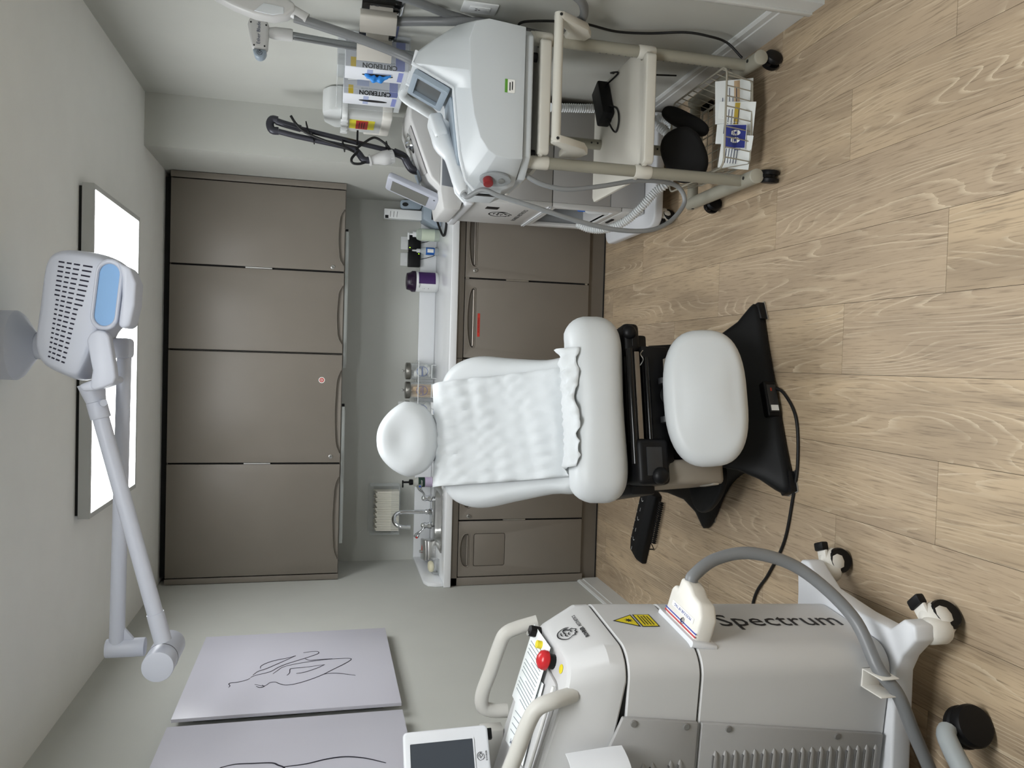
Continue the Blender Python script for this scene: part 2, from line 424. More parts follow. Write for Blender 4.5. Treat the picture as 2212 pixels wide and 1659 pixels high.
# lights under the wall cabinets
M_alu = mat('aluminium strip', (176, 180, 178), .4, .6)
for a, b, l in ((.20, .98, 'long aluminium light strip under the wall cabinet by the sink'), (1.20, 1.97, 'long aluminium light strip under the right wall cabinet')):
    t = thing('under_cabinet_light', l, 'light strip', ((a+b)/2, -.34, 1.462), 'light strips under the wall cabinets')
    MB().box(a, b, -.372, -.31, 1.4615, 1.480).build('housing', M_alu, t, bev=.002)
    MB().box(a+.02, b-.02, -.365, -.33, 1.4595, 1.4615).build('lens', mat('frosted lens', (225, 228, 226), .6), t, smooth=0)
    MB().box(b, b+.015, -.36, -.32, 1.4635, 1.479).build('end_plug', mat('black plastic', (13, 13, 15), .45, spec=.3), t, bev=.002)

# ------------------------------------------------------------------ base cabinets
BY = -.622
def dshape(x0, x1, z0, z1, n=14):
    out = [(x0+.006, z0), (x1-.006, z0), (x1, z0+.006)]
    for i in range(n+1):
        t = i/n; a = pi*t
        out.append(((x0+x1)/2+(x1-x0)/2*math.cos(a), z0+.01+(z1-z0-.01)*math.sin(a)**.8))
    out.append((x0, z0+.006)); return out
def base_door(x0, x1, pull, parent, lk=None, flap=None):
    g = .0045; z0, z1 = .112, .832; hs = []
    if pull: hs.append(dshape(*pull))
    if flap: hs.append(rrect(*flap, .012))
    mb = MB(); holed(mb, [(x0+g, z0), (x1-g, z0), (x1-g, z1), (x0+g, z1)], hs, 0, .019, fr_front(BY+.019))
    o = mb.build('door', M_cab, parent, bev=.0022, seg=2, smooth=30)
    if pull:
        MB().box(pull[0]-.004, pull[1]+.004, BY+.019, BY+.0235, pull[2]-.004, pull[3]+.004).build('pull_recess', M_cab, o, smooth=0)
        MB().tube([(pull[0]+.008, BY+.004, pull[2]+.006), (pull[1]-.008, BY+.004, pull[2]+.006)], .0048, 10).build('pull_bar', mat('satin taupe metal', (165, 158, 150), .3, .7), o, smooth=60)
        ds = dshape(pull[0]-.003, pull[1]+.003, pull[2]-.003, pull[3]+.004)
        MB().tube([(p[0], BY, p[1]) for p in ds], .0024, 6, closed=True).build('pull_rim', M_cab, o, smooth=60)
    if flap:
        a, b, c, d_ = flap
        mb = MB(); mb.prism(rrect(a+.0025, b-.0025, c+.0025, d_-.0025, .010), 0, .017, fr_front(BY+.0195)); mb.build('waste_flap', M_cab, o, bev=.0012, smooth=30)
    if lk: lock(lk[0], lk[1], BY, o)
    return o
def base_cabinet(x0, x1, label, doors, fill=None, top=.873):
    t = thing('base_cabinet', label, 'cabinet', ((x0+x1)/2, -.3, 0), 'taupe base cabinets under the counter')
    MB().box(x0+.001, x1-.001, BY+.03, -.001, .1, top).build('body', M_cab, t, smooth=0)
    MB().box(x0+.002, x1-.002, BY+.024, BY+.03, .105, .838).build('door_gasket', M_gap, t, smooth=0)  # shade between the base doors, put in as a dark sheet
    MB().box(x0+.001, x1-.001, BY, BY+.02, .8365, .873).build('top_rail', M_cab, t, bev=.0015)
    MB().box(x0+.001, x1-.001, -.57, -.55, .0, .1).build('toe_kick', M_cab, t, smooth=0)
    MB().box(x0+.001, x1-.001, -.575, -.57, .0, .006).build('toe_seal', M_gap, t, smooth=0)
    for q in doors: base_door(q[0], q[1], q[2], t, *(q[3:]))
    if fill: MB().box(fill[0]+.001, fill[1]-.001, BY, BY+.018, .1, .873).build('filler_strip', M_cab, t, bev=.0015)
    return t
b1 = base_cabinet(.001, .684, 'taupe base cabinet under the sink with a square waste flap in its door',
    [(.047, .367, (.108, .292, .775, .832-.012), None, (.108, .292, .565, .745)), (.367, .684, (.44, .62, .775, .82), (.392, .778))], (.001, .047), .76)
b2 = base_cabinet(.684, 1.273, 'taupe base cabinet in the middle mostly hidden behind the white chair', [(.684, .978, (.74, .93, .785, .815)), (.978, 1.273, (1.03, 1.22, .785, .815))])
b3 = base_cabinet(1.273, 2.232, 'taupe base cabinet on the right with a red sticker on its door', [(1.273, 1.718, (1.335, 1.662, .775, .812)), (1.718, 2.19, (1.785, 2.12, .775, .812), (1.762, .777))], (2.19, 2.232))
strip(.367, .45, .58, BY, b1); strip(1.718, .47, .60, BY, b3); strip(1.718, .12, .135, BY, b3); strip(1.718, .81, .83, BY, b3)
M_red = mat('red tape', (206, 62, 50), .5); M_ink = mat('black ink', (22, 22, 26), .6)
Ms = fr_front(BY-.0004)
sd = decal(rrect(1.395, 1.525, .744, .758, .003), Ms, M_red, [c for c in b3.children if c.name.startswith('door') and 'gasket' not in c.name][0], 'sticker', label='red sticker lettered ACLS EQUIPMENT')
text('ACLS EQUIPMENT', .0105, fr_front(BY-.0012) @ Matrix.Translation((1.46, .751, 0)), M_ink, sd)
# round red and white sticker on the wall cabinet door
dd = [c for c in c1.children if c.name.startswith('door') and 'gasket' not in c.name][1]
ps = at(695, 821, Y=FY)
s1 = decal(ellipse(0, 0, .017, .017), fr_front(FY-.0004) @ Matrix.Translation((ps.x, ps.z, 0)), mat('sticker white', (236, 236, 232), .5), dd, 'round_sticker', label='round white sticker with a red ring')
mb = MB(); holed(mb, ellipse(0, 0, .0125, .0125), [ellipse(0, 0, .007, .007)], 0, .0004, fr_front(FY-.0012) @ Matrix.Translation((ps.x, ps.z, 0))); mb.build('red_ring', mat('sticker red', (190, 50, 40), .5), s1, smooth=0)
decal(ellipse(0, 0, .004, .004, 14), fr_front(FY-.0012) @ Matrix.Translation((ps.x, ps.z, 0)), mat('sticker red', (190, 50, 40), .5), s1, 'red_dot', t=.0004)

# ------------------------------------------------------------------ worktop with upstands, sink, tap
M_top = mat('white solid surface', (236, 238, 240), .18, var=.008)
ct = thing('worktop', 'white solid worktop with low upstands over the base cabinets', 'worktop', (1.1, -.33, .874))
sink_o = rrect(.178, .518, -.548, -.205, .03)
mb = MB(); holed(mb, [(.001, -.65), (2.233, -.65), (2.233, -.001), (.001, -.001)], [sink_o], .8745, .914); mb.build('slab', M_top, ct, bev=.004, seg=3)
MB().box(.001, 2.233, -.021, -.001, .914, 1.014).build('back_upstand', M_top, ct, bev=.003)
mb = MB(); mb.prism([(-.63, .914), (-.022, .914), (-.022, 1.014), (-.56, 1.014), (-.61, .996), (-.63, .955)], .001, .021, frame((0, 0, 0), (0, 1, 0), (0, 0, 1))); mb.build('side_upstand', M_top, ct, bev=.003)
sk = thing('sink', 'small stainless steel sink set into the white worktop', 'sink', (.348, -.376, .75))
mb = MB(); holed(mb, rrect(.165, .531, -.561, -.192, .035), [rrect(.205, .491, -.535, -.29, .05)], .914, .9195); mb.build('rim', M_steel, sk, bev=.002)
rs = [[(p[0], p[1], z) for p in rrect(.205+i, .491-i, -.535+i, -.29-i, .05-i*.4)] for i, z in ((0, .918), (.004, .905), (.012, .80), (.03, .775), (.08, .772))]
MB().rings(rs, cap=False).add([Vector(p) for p in rs[-1]], [tuple(range(len(rs[-1])))]).build('bowl', M_steel, sk, smooth=50)
MB().lathe([(.03, .774), (.03, .777), (.012, .776), (.011, .770)], 20, Matrix.Translation((.348, -.41, 0))).build('drain', M_chrome, sk, smooth=40)
tp = thing('tap', 'chrome gooseneck tap with two long wing handles behind the sink', 'tap', (.348, -.245, .92))
MB().prism(rrect(.255, .44, -.27, -.222, .022), .9195, .934).build('base_bar', M_chrome, tp, bev=.004, smooth=50)
MB().lathe([(.02, 0), (.021, .012), (.015, .02), (.016, .034), (.012, .04)], 20, Matrix.Translation((.348, -.246, .934))).build('spout_collar', M_chrome, tp, smooth=40)
sp = [(.348, -.246, .965), (.348, -.246, 1.11)] + [(.348-.035*(1-math.cos(a))*1.0, -.246-.045*(1-math.cos(a)), 1.11+.055*math.sin(a)) for a in [pi*i/10 for i in range(1, 11)]] + [(.276, -.338, 1.085)]
MB().tube(sp, .0125, 14).build('spout', M_chrome, tp, smooth=60)
MB().cyl((.277, -.337, 1.092), (.276, -.339, 1.07), .0145).build('aerator', M_chrome, tp, smooth=60)
for s, px in ((1, .43), (-1, .266)):
    b = MB().lathe([(.021, 0), (.022, .012), (.016, .03), (.02, .042), (.015, .058), (.005, .064)], 18, Matrix.Translation((px, -.246, .934))).build('valve', M_chrome, tp, smooth=40)
    e = at(905, 1050, Y=-.29) if s > 0 else at(898, 1160, Y=-.29)
    a = Vector((px, -.246, .983)); pts = [a, a.lerp(e, .35)+Vector((0, 0, -.01)), a.lerp(e, .7), e]
    h = MB().tube(pts, .006, 8, sub=5, rfun=lambda t: .0065+.009*max(0, min(1, (t-.5)*3))).build('wing_handle', M_chrome, b, smooth=60, label='chrome wing lever')
    MB().lathe([(.006, 0), (.006, .001)], 14, frame(e+Vector((0, -.0125, -.004)), (1, 0, 0), (0, 0, 1))).build('temperature_dot', mat('dot blue', (40, 80, 170), .4) if s > 0 else mat('dot red', (200, 50, 45), .4), h, smooth=0)
# ================================================================== treatment chair
M_vinyl = mat('white vinyl', (212, 216, 218), .42, var=.012, bump=.03, bscale=400)
M_black = mat('black plastic', (13, 13, 15), .45, spec=.3)
M_blackm = mat('black moulded skirt', (15, 16, 18), .55, spec=.3, bump=.15, bscale=300)
M_gloss = mat('gloss black', (7, 7, 8), .12)
M_taupe = mat('taupe plastic', (142, 134, 122), .45)
CO = (1.17, -2.417, 0); U = rotz(CO, 13) @ Matrix.Translation((-.045, 0, 0)); BF = rotz(CO, 21)
ch = thing('treatment_chair', 'white upholstered treatment chair with headrest and footrest on black base', 'treatment chair', (1.06, -2.14, 0))
def sup(a, b, p, n=40, fn=None):
    out = []
    for i in range(n):
        t = 2*pi*i/n; c, s = math.cos(t), math.sin(t)
        x = a*math.copysign(abs(c)**(2/p), c); y = b*math.copysign(abs(s)**(2/p), s)
        out.append(fn(x, y) if fn else (x, y))
    return out
# --- base skirt
ol = spline([Vector((*p, 0)) for p in ((-.335, .0), (-.18, .0), (0, .0), (.18, .0), (.335, .0), (.345, .05), (.24, .2), (.225, .34), (.27, .47), (.36, .60), (.36, .65), (.2, .6), (0, .58), (-.2, .6), (-.36, .65), (-.36, .60), (-.27, .47), (-.225, .34), (-.24, .2), (-.345, .05))], 4, True)
def shr(sx, sy, z, cy=.3): return [(p.x*sx, cy+(p.y-cy)*sy, z) for p in ol]
mb = MB(BF); mb.rings([shr(.99, .99, .008), shr(1, 1, .014), shr(1, 1, .034), shr(.97, .97, .046), shr(.84, .86, .085), shr(.72, .74, .15), shr(.66, .66, .23), shr(.64, .62, .32), shr(.62, .6, .42)])
sk_ = mb.build('base_skirt', M_blackm, ch, smooth=50)
mb = MB(BF)
mb.prism(rrect(-.09, .06, -.004, .07, .012), .05, .056)
for sx, sy in ((-1, 0), (1, 0), (-1, 1), (1, 1)):
    p = (sx*.318, .02 if sy == 0 else .625); q = MB(BF); q.prism([(p[0]-.035*sx, p[1]-.035*(1-2*sy)), (p[0]+.035*sx, p[1]-.03*(1-2*sy)), (p[0]+.04*sx, p[1]+.03*(1-2*sy)), (p[0]-.0*sx, p[1]+.05*(1-2*sy))], .0, .03)
    fp = q.build('foot_pad', M_black, ch, bev=.004)
    q = MB(BF); q.prism([(p[0]-.037*sx, p[1]-.038*(1-2*sy)), (p[0]+.037*sx, p[1]-.033*(1-2*sy)), (p[0]+.042*sx, p[1]+.031*(1-2*sy)), (p[0]-.0*sx, p[1]+.05*(1-2*sy))], .0008, .006); q.build('pad_edge', M_steel, fp, bev=.001)
# power inlet in the front of the skirt
mb = MB(BF); mb.box(-.085, .045, -.008, .05, .012, .062); inl = mb.build('inlet_housing', M_black, ch, bev=.008, seg=3)
MB(BF).box(-.07, .03, -.011, -.0085, .018, .055).build('inlet_plate', mat('dark grey plastic', (45, 46, 48), .4), inl, bev=.002)
MB(BF).box(.006, .018, -.0124, -.011, .036, .042).build('rocker_switch', mat('switch red', (170, 60, 40), .4), inl, bev=.001)
MB(BF).box(-.066, -.046, -.0128, -.011, .022, .05).build('rating_label', mat('sticker white', (236, 236, 232), .5), inl, smooth=0)
# pedal ledge on the left of the skirt
mb = MB(BF); mb.prism(sup(.1, .14, 2.3), .14, .165, Matrix.Translation((-.245, .33, 0)) @ Matrix.Rotation(.35, 4, 'Z')); mb.build('foot_ledge', M_blackm, ch, bev=.008, seg=3)
# --- lift column and seat carriage
MB(U).box(-.17, .17, .16, .48, .36, .47).build('lift_column', M_black, ch, bev=.02, seg=3)
MB(U).box(-.30, .27, .10, .50, .452, .545).build('seat_frame', M_black, ch, bev=.01)
fr_ = MB(U).box(-.21, .215, .045, .10, .40, .50).build('hinge_housing', M_black, ch, bev=.006)
MB(U).cyl((-.2, .035, .548), (.2, .035, .548), .013).build('front_rail', M_gloss, ch, smooth=60)
MB(U).box(-.19, .19, .028, .034, .515, .533).build('rail_trim', mat('satin bronze', (120, 110, 98), .3, .4), ch, bev=.002)
MB(U).cyl((-.17, .03, .49), (.17, .03, .49), .010).build('hinge_rod', M_gloss, ch, smooth=60)
for x in (-.05, .085):
    MB(U).cyl((x-.01, .02, .43), (x+.01, .02, .43), .022, seg=20).build('hinge_knob', mat('dark grey plastic', (45, 46, 48), .4), ch, smooth=40)
MB(U).lathe([(.035, 0), (.036, .012), (.022, .014), (.02, .004), (.008, .004), (.008, .02)], 24, frame((.035, .03, .415), (1, 0, 0), (0, 0, 1))).build('motor_cap', M_gloss, ch, smooth=40)
for x in (-.16, .16):
    o = MB(U).tube([(x-.02, .025, .515), (x, .02, .505), (x+.02, .025, .512), (x+.035, .03, .5)], .0016, 6, sub=4).build('spring_clip', M_steel, ch, smooth=60)
for s, (x0, x1, y0, y1, z0, z1) in ((-1, (-.272, -.115, .01, .17, .432, .548)), (1, (.19, .305, .07, .22, .49, .552))):
    b = MB(U).box(x0, x1, y0, y1, z0, z1).build('arm_socket', M_black, ch, bev=.018, seg=3, smooth=50)
    MB(U).sphere((x0+.03 if s < 0 else x1-.035, y0+.0, z0+.04), .026 if s > 0 else .03, 1, .8, 1.0).build('socket_knob', M_black, b, smooth=60)
    MB(U).box(x0+.03, x1-.03, y0-.004, y0+.002, z0+.03, z1-.03).build('socket_cover', mat('dark grey plastic', (45, 46, 48), .4), b, bev=.002)
# beige side shrouds
for s in (-1, 1):
    M = U @ frame((.10 if s > 0 else -.268, 0, 0), (0, 1, 0), (0, 0, 1))
    poly = [(.05, .465), (.40, .45), (.46, .40), (.40, .30), (.26, .22), (.12, .195), (.05, .215), (.035, .33)]
    o = MB(M).prism(poly, 0, .085).build('side_shroud', M_taupe, ch, bev=.016, seg=3, smooth=50)
    if s < 0:
        MB(U).box(-.272, -.264, .05, .15, .235, .262).build('shroud_badge', mat('satin silver', (196, 194, 188), .3, .8), o, bev=.004)
# --- seat
def seat_dz(yc): return .030 if yc < .10 else .030-.34*(yc-.10)-.03*(1-math.exp(-((yc-.1)/.05)**2))*.4
def seat_fn(x, y, z): return (x, y, z + seat_dz(y)*(1 if z > 0 else .35) + (.12*x*x if z > 0 else 0))
so = [(p.x, p.y) for p in spline([Vector((*p, 0)) for p in ((-.315, .12), (-.325, .05), (-.27, .0), (-.13, -.012), (0, -.014), (.13, -.012), (.27, .0), (.325, .05), (.315, .12), (.29, .28), (.27, .44), (.22, .53), (0, .56), (-.22, .53), (-.27, .44), (-.29, .28))], 4, True)]
cushion(so, .165, .075, U @ Matrix.Translation((0, .03, .635)), 'seat', M_vinyl, ch, crown=.01, fn=seat_fn)
# --- back
Ob = Vector((0, .50, .60)); Dy = Vector((0, .33, .505)).normalized(); Dn = Vector((0, -Dy.z, Dy.y))
MBk = U @ frame(Ob, (1, 0, 0), Dy)
BT = .115
def back_fn(x, y, z): return (x, y, z + .42*x*x - .02*math.exp(-((y-.25)/.2)**2))
bo = [(p.x, p.y) for p in spline([Vector((*p, 0)) for p in ((-.262, -.02), (-.27, .10), (-.292, .25), (-.312, .37), (-.306, .45), (-.275, .52), (-.215, .567), (-.12, .588), (0, .592), (.12, .588), (.215, .567), (.275, .52), (.306, .45), (.312, .37), (.292, .25), (.27, .10), (.262, -.02), (.12, -.05), (-.12, -.05))], 4, True)]
cushion(bo, BT, .055, MBk, 'backrest', M_vinyl, ch, crown=.012, fn=back_fn)
# --- headrest and its post
HO = Vector((-.022, .80, 1.238)); HM = U @ frame(HO, (1, 0, .03), (0, .30, .95))
def head_fn(x, y, z):
    dim = -.016*math.exp(-((x/.06)**2+((y-.015)/.05)**2)) if z > 0 else 0
    return (x, y, z+dim+.6*x*x*(1 if z > 0 else .4))
ho = sup(.157, .128, 2.35, 44, lambda x, y: (x*(1-2.3*max(0, y)-.3*max(0, -y)), y))
cushion(ho, .10, .06, HM, 'headrest', M_vinyl, ch, crown=.004, fn=head_fn)
MB(U).box(-.028, .028, .86, .88, .98, 1.2).build('headrest_post', M_black, ch, bev=.004)
# --- footrest
FO = Vector((.018, -.045, .309)); FM = U @ frame(FO, (1, 0, 0), (0, .32, .95))
fo = sup(.236, .140, 2.7, 48, lambda x, y: (x*(1+.12*y), y+.006*math.cos(x*6)))
cushion(fo, .095, .05, FM, 'footrest', M_vinyl, ch, crown=.016)
MB(U).box(-.1, .1, -.01, .06, .22, .41).build('footrest_bracket', M_black, ch, bev=.01)
# --- paper sheet along back and seat
def paper():
    mb = MB(); nu, nv = 34, 60; rnd = random.Random(3)
    ph = [rnd.uniform(0, 6) for _ in range(12)]
    def wr(u, v): return 1.7*(.003*math.sin(9*u*3+ph[0]+5*v)*math.sin(23*v+ph[1])+.0018*math.sin(31*u+17*v+ph[2])+.0015*math.sin(47*v-22*u+ph[3])+.0012*math.sin(70*u+50*v+ph[4]))
    vs = []
    for j in range(nv+1):
        v = j/nv
        for i in range(nu+1):
            u = i/nu; xl = -.205 - .02*(1-v); xr = .205+.02*min(v, .72)
            x = xl+(xr-xl)*u - (.0 if v < .7 else .02*(v-.7)/.3*u)
            w = wr(u, v)
            if v < .08:                              # over the top edge of the back
                a = (v/.08); s = .598-.002*a; n = -.03+a*(BT/2+.03)
                q = Ob+Dy*(s+.004)+Dn*(n+.42*x*x*a)
            elif v < .72:
                s = .60-(v-.08)/.64*.575; base = BT/2+.012+.42*x*x-.02*math.exp(-((s-.25)/.2)**2)
                edge = max(0, (s-.54)/.06); base -= .035*edge*edge
                base -= .05*max(0, (.06-s)/.1)
                q = Ob+Dy*s+Dn*(base+.004+abs(w)*1.6)
            else:                                    # over the crest of the seat and part of the way down its front
                t = (v-.72)/.28; tear = .16*math.sin(7*u+ph[5])+.10*math.sin(19*u+ph[6])+.05*math.sin(43*u+ph[7])
                lift = .004+abs(w)*2.2+.006*abs(math.sin(pi*t*2.5+4*u+ph[8]))
                if t < .6:
                    yy = .47-(.47-.105)*t/.6; zz = .635+.0825+seat_dz(yy-.03)+.12*x*x+.010
                    q = Vector((0, yy, zz+lift))
                else:
                    k = (t-.6)/.4; ph_ = pi/2-(1.05+tear)*k*(.55+.45*u if u < .5 else .775)
                    q = Vector((0, .105-.085*math.cos(ph_)-.002-lift*math.cos(ph_), .635+.030+.12*x*x+.0925*math.sin(ph_)+lift*math.sin(ph_)))
            vs.append(U @ Vector((x, q.y, q.z)))
    fs = [(j*(nu+1)+i, j*(nu+1)+i+1, (j+1)*(nu+1)+i+1, (j+1)*(nu+1)+i) for j in range(nv) for i in range(nu)]
    mb.add(vs, fs)
    o = mb.build('exam_paper', mat('crepe paper', (213, 217, 219), .8, bump=.5, bscale=38, var=.025), smooth=70,
                 label='crumpled white exam paper draped over the chair back and seat', cat='exam paper')
    md = o.modifiers.new('thickness', 'SOLIDIFY'); md.thickness = .0008; md.offset = 1
paper()
# --- wired foot control lying on the floor
fc = thing('foot_control', 'black foot control slab with white symbols on the floor behind the chair', 'foot control', (.48, -1.30, 0))
FCM = frame((.665, -1.40, 0), (-.36, .16, 0), (-.16, -.36, 0))
prof = [(0, 0), (.125, 0), (.125, .035), (.095, .062), (.02, .062), (0, .045)]
mb = MB(); T = FCM @ Matrix.Translation((0, -.055, 0))
mb.rings([[(x, p[0], p[1]*k) for p in prof] for x, k in ((0, 1), (.32, 1), (.38, .85), (.40, .6))], T); mb.build('slab', M_blackm, fc, bev=.006, seg=2, smooth=40)
TM = T @ Matrix.Translation((0, .055, .0625))
strokes([[(x, -.012), (x+.012, .0), (x, .012)] for x in (.06, .17, .29)]+[[(x, 0), (x+.02, 0)] for x in (.11, .23, .34)]+[[(x, -.03), (x+.006, -.028)] for x in (.05, .1, .15, .2, .25, .3)], TM, .0012, mat('white print', (210, 212, 212), .6), fc, 'symbols')['kind'] = 'stuff'
hel = []; a0 = Vector((.62, -1.50, .02)); a1 = Vector((.40, -1.42, .02))
for i in range(180):
    t = i/179; c = a0.lerp(a1, t); hel.append(c+Vector((.3*math.cos(i*.75), .9*math.cos(i*.75), math.sin(i*.75)))*.011)
MB().tube(hel+[(.37, -1.40, .006), (.36, -1.36, .012)], .0028, 6).build('coiled_cable', M_black, fc, smooth=60)
# --- power cord of the chair
pc = [at(1657, 845, Z=.03), at(1672, 838, Z=.02), at(1695, 852, Z=.007), at(1720, 905, Z=.006), at(1723, 1000, Z=.006), at(1712, 1080, Z=.006), at(1694, 1170, Z=.006), at(1660, 1240, Z=.006), at(1630, 1290, Z=.006), Vector((.2, -2.25, .006)), Vector((.03, -2.1, .02))]
MB().tube(pc, .0055, 8, sub=8).build('power_cord', mat('black cable rubber', (11, 11, 12), .5), ch, smooth=60)
# ================================================================== tall white laser machine on the left
M_shell = mat('satin white shell', (196, 196, 196), .4, var=.012, bump=.02, bscale=600)
M_shell2 = mat('pale grey panel', (158, 157, 156), .45, var=.012)
M_basew = mat('white base casting', (214, 216, 220), .4)
M_hand = mat('warm grey handle', (192, 190, 184), .45)
M_cream = mat('cream white plastic', (222, 219, 212), .4)
sm = thing('laser_machine', 'tall white wheeled laser machine lettered Spectrum standing at the left wall', 'laser machine', (.33, -3.02, 0))
YN, YFa = -3.195, -2.855; YC = (YN+YFa)/2; HW = (YFa-YN)/2
def plan(xf, ins=0, r=.065):
    y0, y1 = YN+ins, YFa-ins; out = []
    for i in range(9): a = -pi/2+pi/2*i/8; out.append((xf-r+r*math.cos(a), y0+r+r*math.sin(a)))
    for i in range(9): a = pi/2*i/8; out.append((xf-r+r*math.cos(a), y1-r+r*math.sin(a)))
    return out+[(.03, y1), (.03, y0)]
G = Matrix.Translation((.33, -3.02, 0)) @ Matrix.Rotation(math.radians(-6), 4, 'Z') @ Matrix.Translation((-.33, 3.02, 0))
def XF(z): return .572+.045*(z-.16)
def section(name, z0, z1, ins=.0):
    e = .0035
    rs = [[(p[0], p[1], z) for p in plan(XF(z)-i, ins+i)] for z, i in ((z0, e), (z0+e, 0), (z1-e, 0), (z1, e))]
    return MB().rings(rs).build(name, M_shell, sm, smooth=30)
low = section('lower_body', .16, .686); mid = section('middle_body', .690, .874)
MB().rings([[(p[0], p[1], z) for p in plan(XF(z)-.008, .008)] for z in (.17, .885)]).build('inner_core', M_gap, sm, smooth=0)
# console: straight band, wrap-round chamfer, sloping deck
def zt(x): return 1.004+.27*(.56-x)
def cring(xf, ins, zf): return [(p[0], p[1], zf(p[0])) for p in plan(xf, ins, .065)]
rs = [cring(.600, .003, lambda x: .878+max(0, .5-x)*.16), cring(.604, 0, lambda x: .882+max(0, .5-x)*.16), cring(.604, 0, lambda x: .918+max(0, .5-x)*.25), cring(.570, .024, lambda x: zt(x)-.006), cring(.562, .030, lambda x: zt(x))]
mb = MB().rings(rs, cap=False); tp_ = rs[-1]
mb.add(tp_, [(k, k+1, 16-k, 17-k) for k in range(8)]+[(19, 0, 17, 18)])
con = mb.build('console', M_shell, sm, smooth=24)
# tray groove on the console
def CT(x, y, up=0): return Vector((x, y, zt(x)+up))
MB().tube([CT(p[0], p[1], .001) for p in rrect(.27, .50, YC-.115, YC+.105, .035)], .0035, 6, closed=True).build('tray_rim', M_shell2, con, smooth=60)
# near side covers with louvres
def side_panel(name, poly, y=YN):
    return MB(frame((0, y, 0), (1, 0, 0), (0, 0, 1))).prism(poly, .0, .012).build(name, M_shell2, sm, bev=.003, smooth=30)
pl = side_panel('lower_side_panel', [(.06, .17), (.352, .17), (.425, .682), (.06, .682)])
pu = side_panel('upper_side_panel', [(.06, .692), (.427, .692), (.455, .885), (.36, .922), (.06, .975)])
def louvre(x0, x1, z, panel):
    prof = [(0, -.0095), (.003, -.0085), (.0052, -.005), (.0062, 0), (.0055, .004), (0, .0055)]
    rs = []
    for t, k in ((0, .05), (.04, .4), (.1, .75), (.2, .95), (.35, 1), (.7, 1), (.9, .75), (.96, .4), (1, .05)):
        x = x1+(x0-x1)*t; rs.append([(x, YN-.012-p[0]*k, z+p[1]*k) for p in prof])
    o = MB().rings(rs).build('louvre', M_shell2, panel, smooth=35)
    MB().box(x0+.012, x1-.012, YN-.0165, YN-.0125, z+.0045, z+.0075).build('louvre_slot_shade', mat('louvre shade', (104, 103, 102), .7), o, smooth=0)  # shadow in the louvre's open side, put in as a grey strip
for i in range(18):
    z = .641-i*.0265; xa = .352-.0015*i
    louvre(xa-.085, xa, z, pl); louvre(xa-.20, xa-.115, z, pl)
for z in (.827, .803, .756, .732): louvre(.245, .338, z, pu)
for (x, z), p in (((.44, .858), pu), ((.421, .723), pu), ((.405, .611), pl), ((.359, .306), pl)):
    MB().lathe([(.0085, 0), (.0085, .002), (.007, .003)], 18, frame((x, YN-.012, z), (1, 0, 0), (0, 0, 1))).build('screw', mat('grey screw', (140, 139, 137), .4, .5), p, smooth=30)
GS = G; G = Matrix.Identity(4)
# base casting with two arms and casters
bs = [(.02, -3.225), (.50, -3.225), (.545, -3.245), (.60, -3.29), (.635, -3.285), (.64, -3.245), (.60, -3.20), (.605, -3.08), (.625, -2.93), (.665, -2.87), (.685, -2.845), (.68, -2.81), (.645, -2.795), (.58, -2.80), (.02, -2.80)]
MB().prism(bs, .10, .158).build('base', M_basew, sm, bev=.008, seg=3, smooth=40)
def caster(x, y, ang, parent, s=1.0, wheel_m=None):
    M = rotz((x, y, 0), ang)
    c = MB(M).lathe([(.028*s, .045*s), (.032*s, .052*s), (.032*s, .092*s), (.026*s, .1*s)], 22).build('caster', M_cream, parent, smooth=40)
    MB(M).cyl((0, 0, .098*s), (0, 0, .112*s), .014*s).build('stem', M_black, c, smooth=40)
    MB(M).lathe([(.034*s, -.03*s), (.038*s, -.022*s), (.038*s, .022*s), (.034*s, .03*s)], 26, frame((.03*s, 0, .04*s), (1, 0, 0), (0, 0, 1))).build('wheel', M_black, c, smooth=40)
    MB(M).sphere((.026*s, 0, .052*s), .044*s, 1.05, .8, .95).build('wheel_hood', M_cream, c, smooth=60)
    MB(M).box(.028*s, .078*s, -.02*s, .02*s, .074*s, .086*s).build('brake_lever', M_cream, c, bev=.004*s)
    MB(M).box(.062*s, .088*s, -.022*s, .022*s, .07*s, .093*s).build('brake_pad', M_black, c, bev=.005*s)
    return c
caster(.645, -2.826, 20, sm); caster(.612, -3.262, 45, sm, 1.05); caster(.09, -2.85, 180, sm); caster(.09, -3.2, 200, sm)
G = GS
# handles
def handle(y0, y, pts, name='handle'):
    P = [Vector((p[0], y0 if i in (0, len(pts)-1) else y, p[1])) for i, p in enumerate(pts)]
    MB().tube(P,   .019, 12, sub=5).build(name, M_hand, sm, smooth=60)
handle(-2.85, -2.845, [(.535, 1.0), (.520, 1.05), (.505, 1.085), (.475, 1.10), (.40, 1.122), (.335, 1.142), (.298, 1.138), (.285, 1.11), (.285, 1.07)])
handle(-3.165, -3.185, [(.50, .995), (.499, 1.05), (.486, 1.085), (.455, 1.105), (.38, 1.13), (.30, 1.155), (.26, 1.15), (.245, 1.12), (.245, 1.08)])
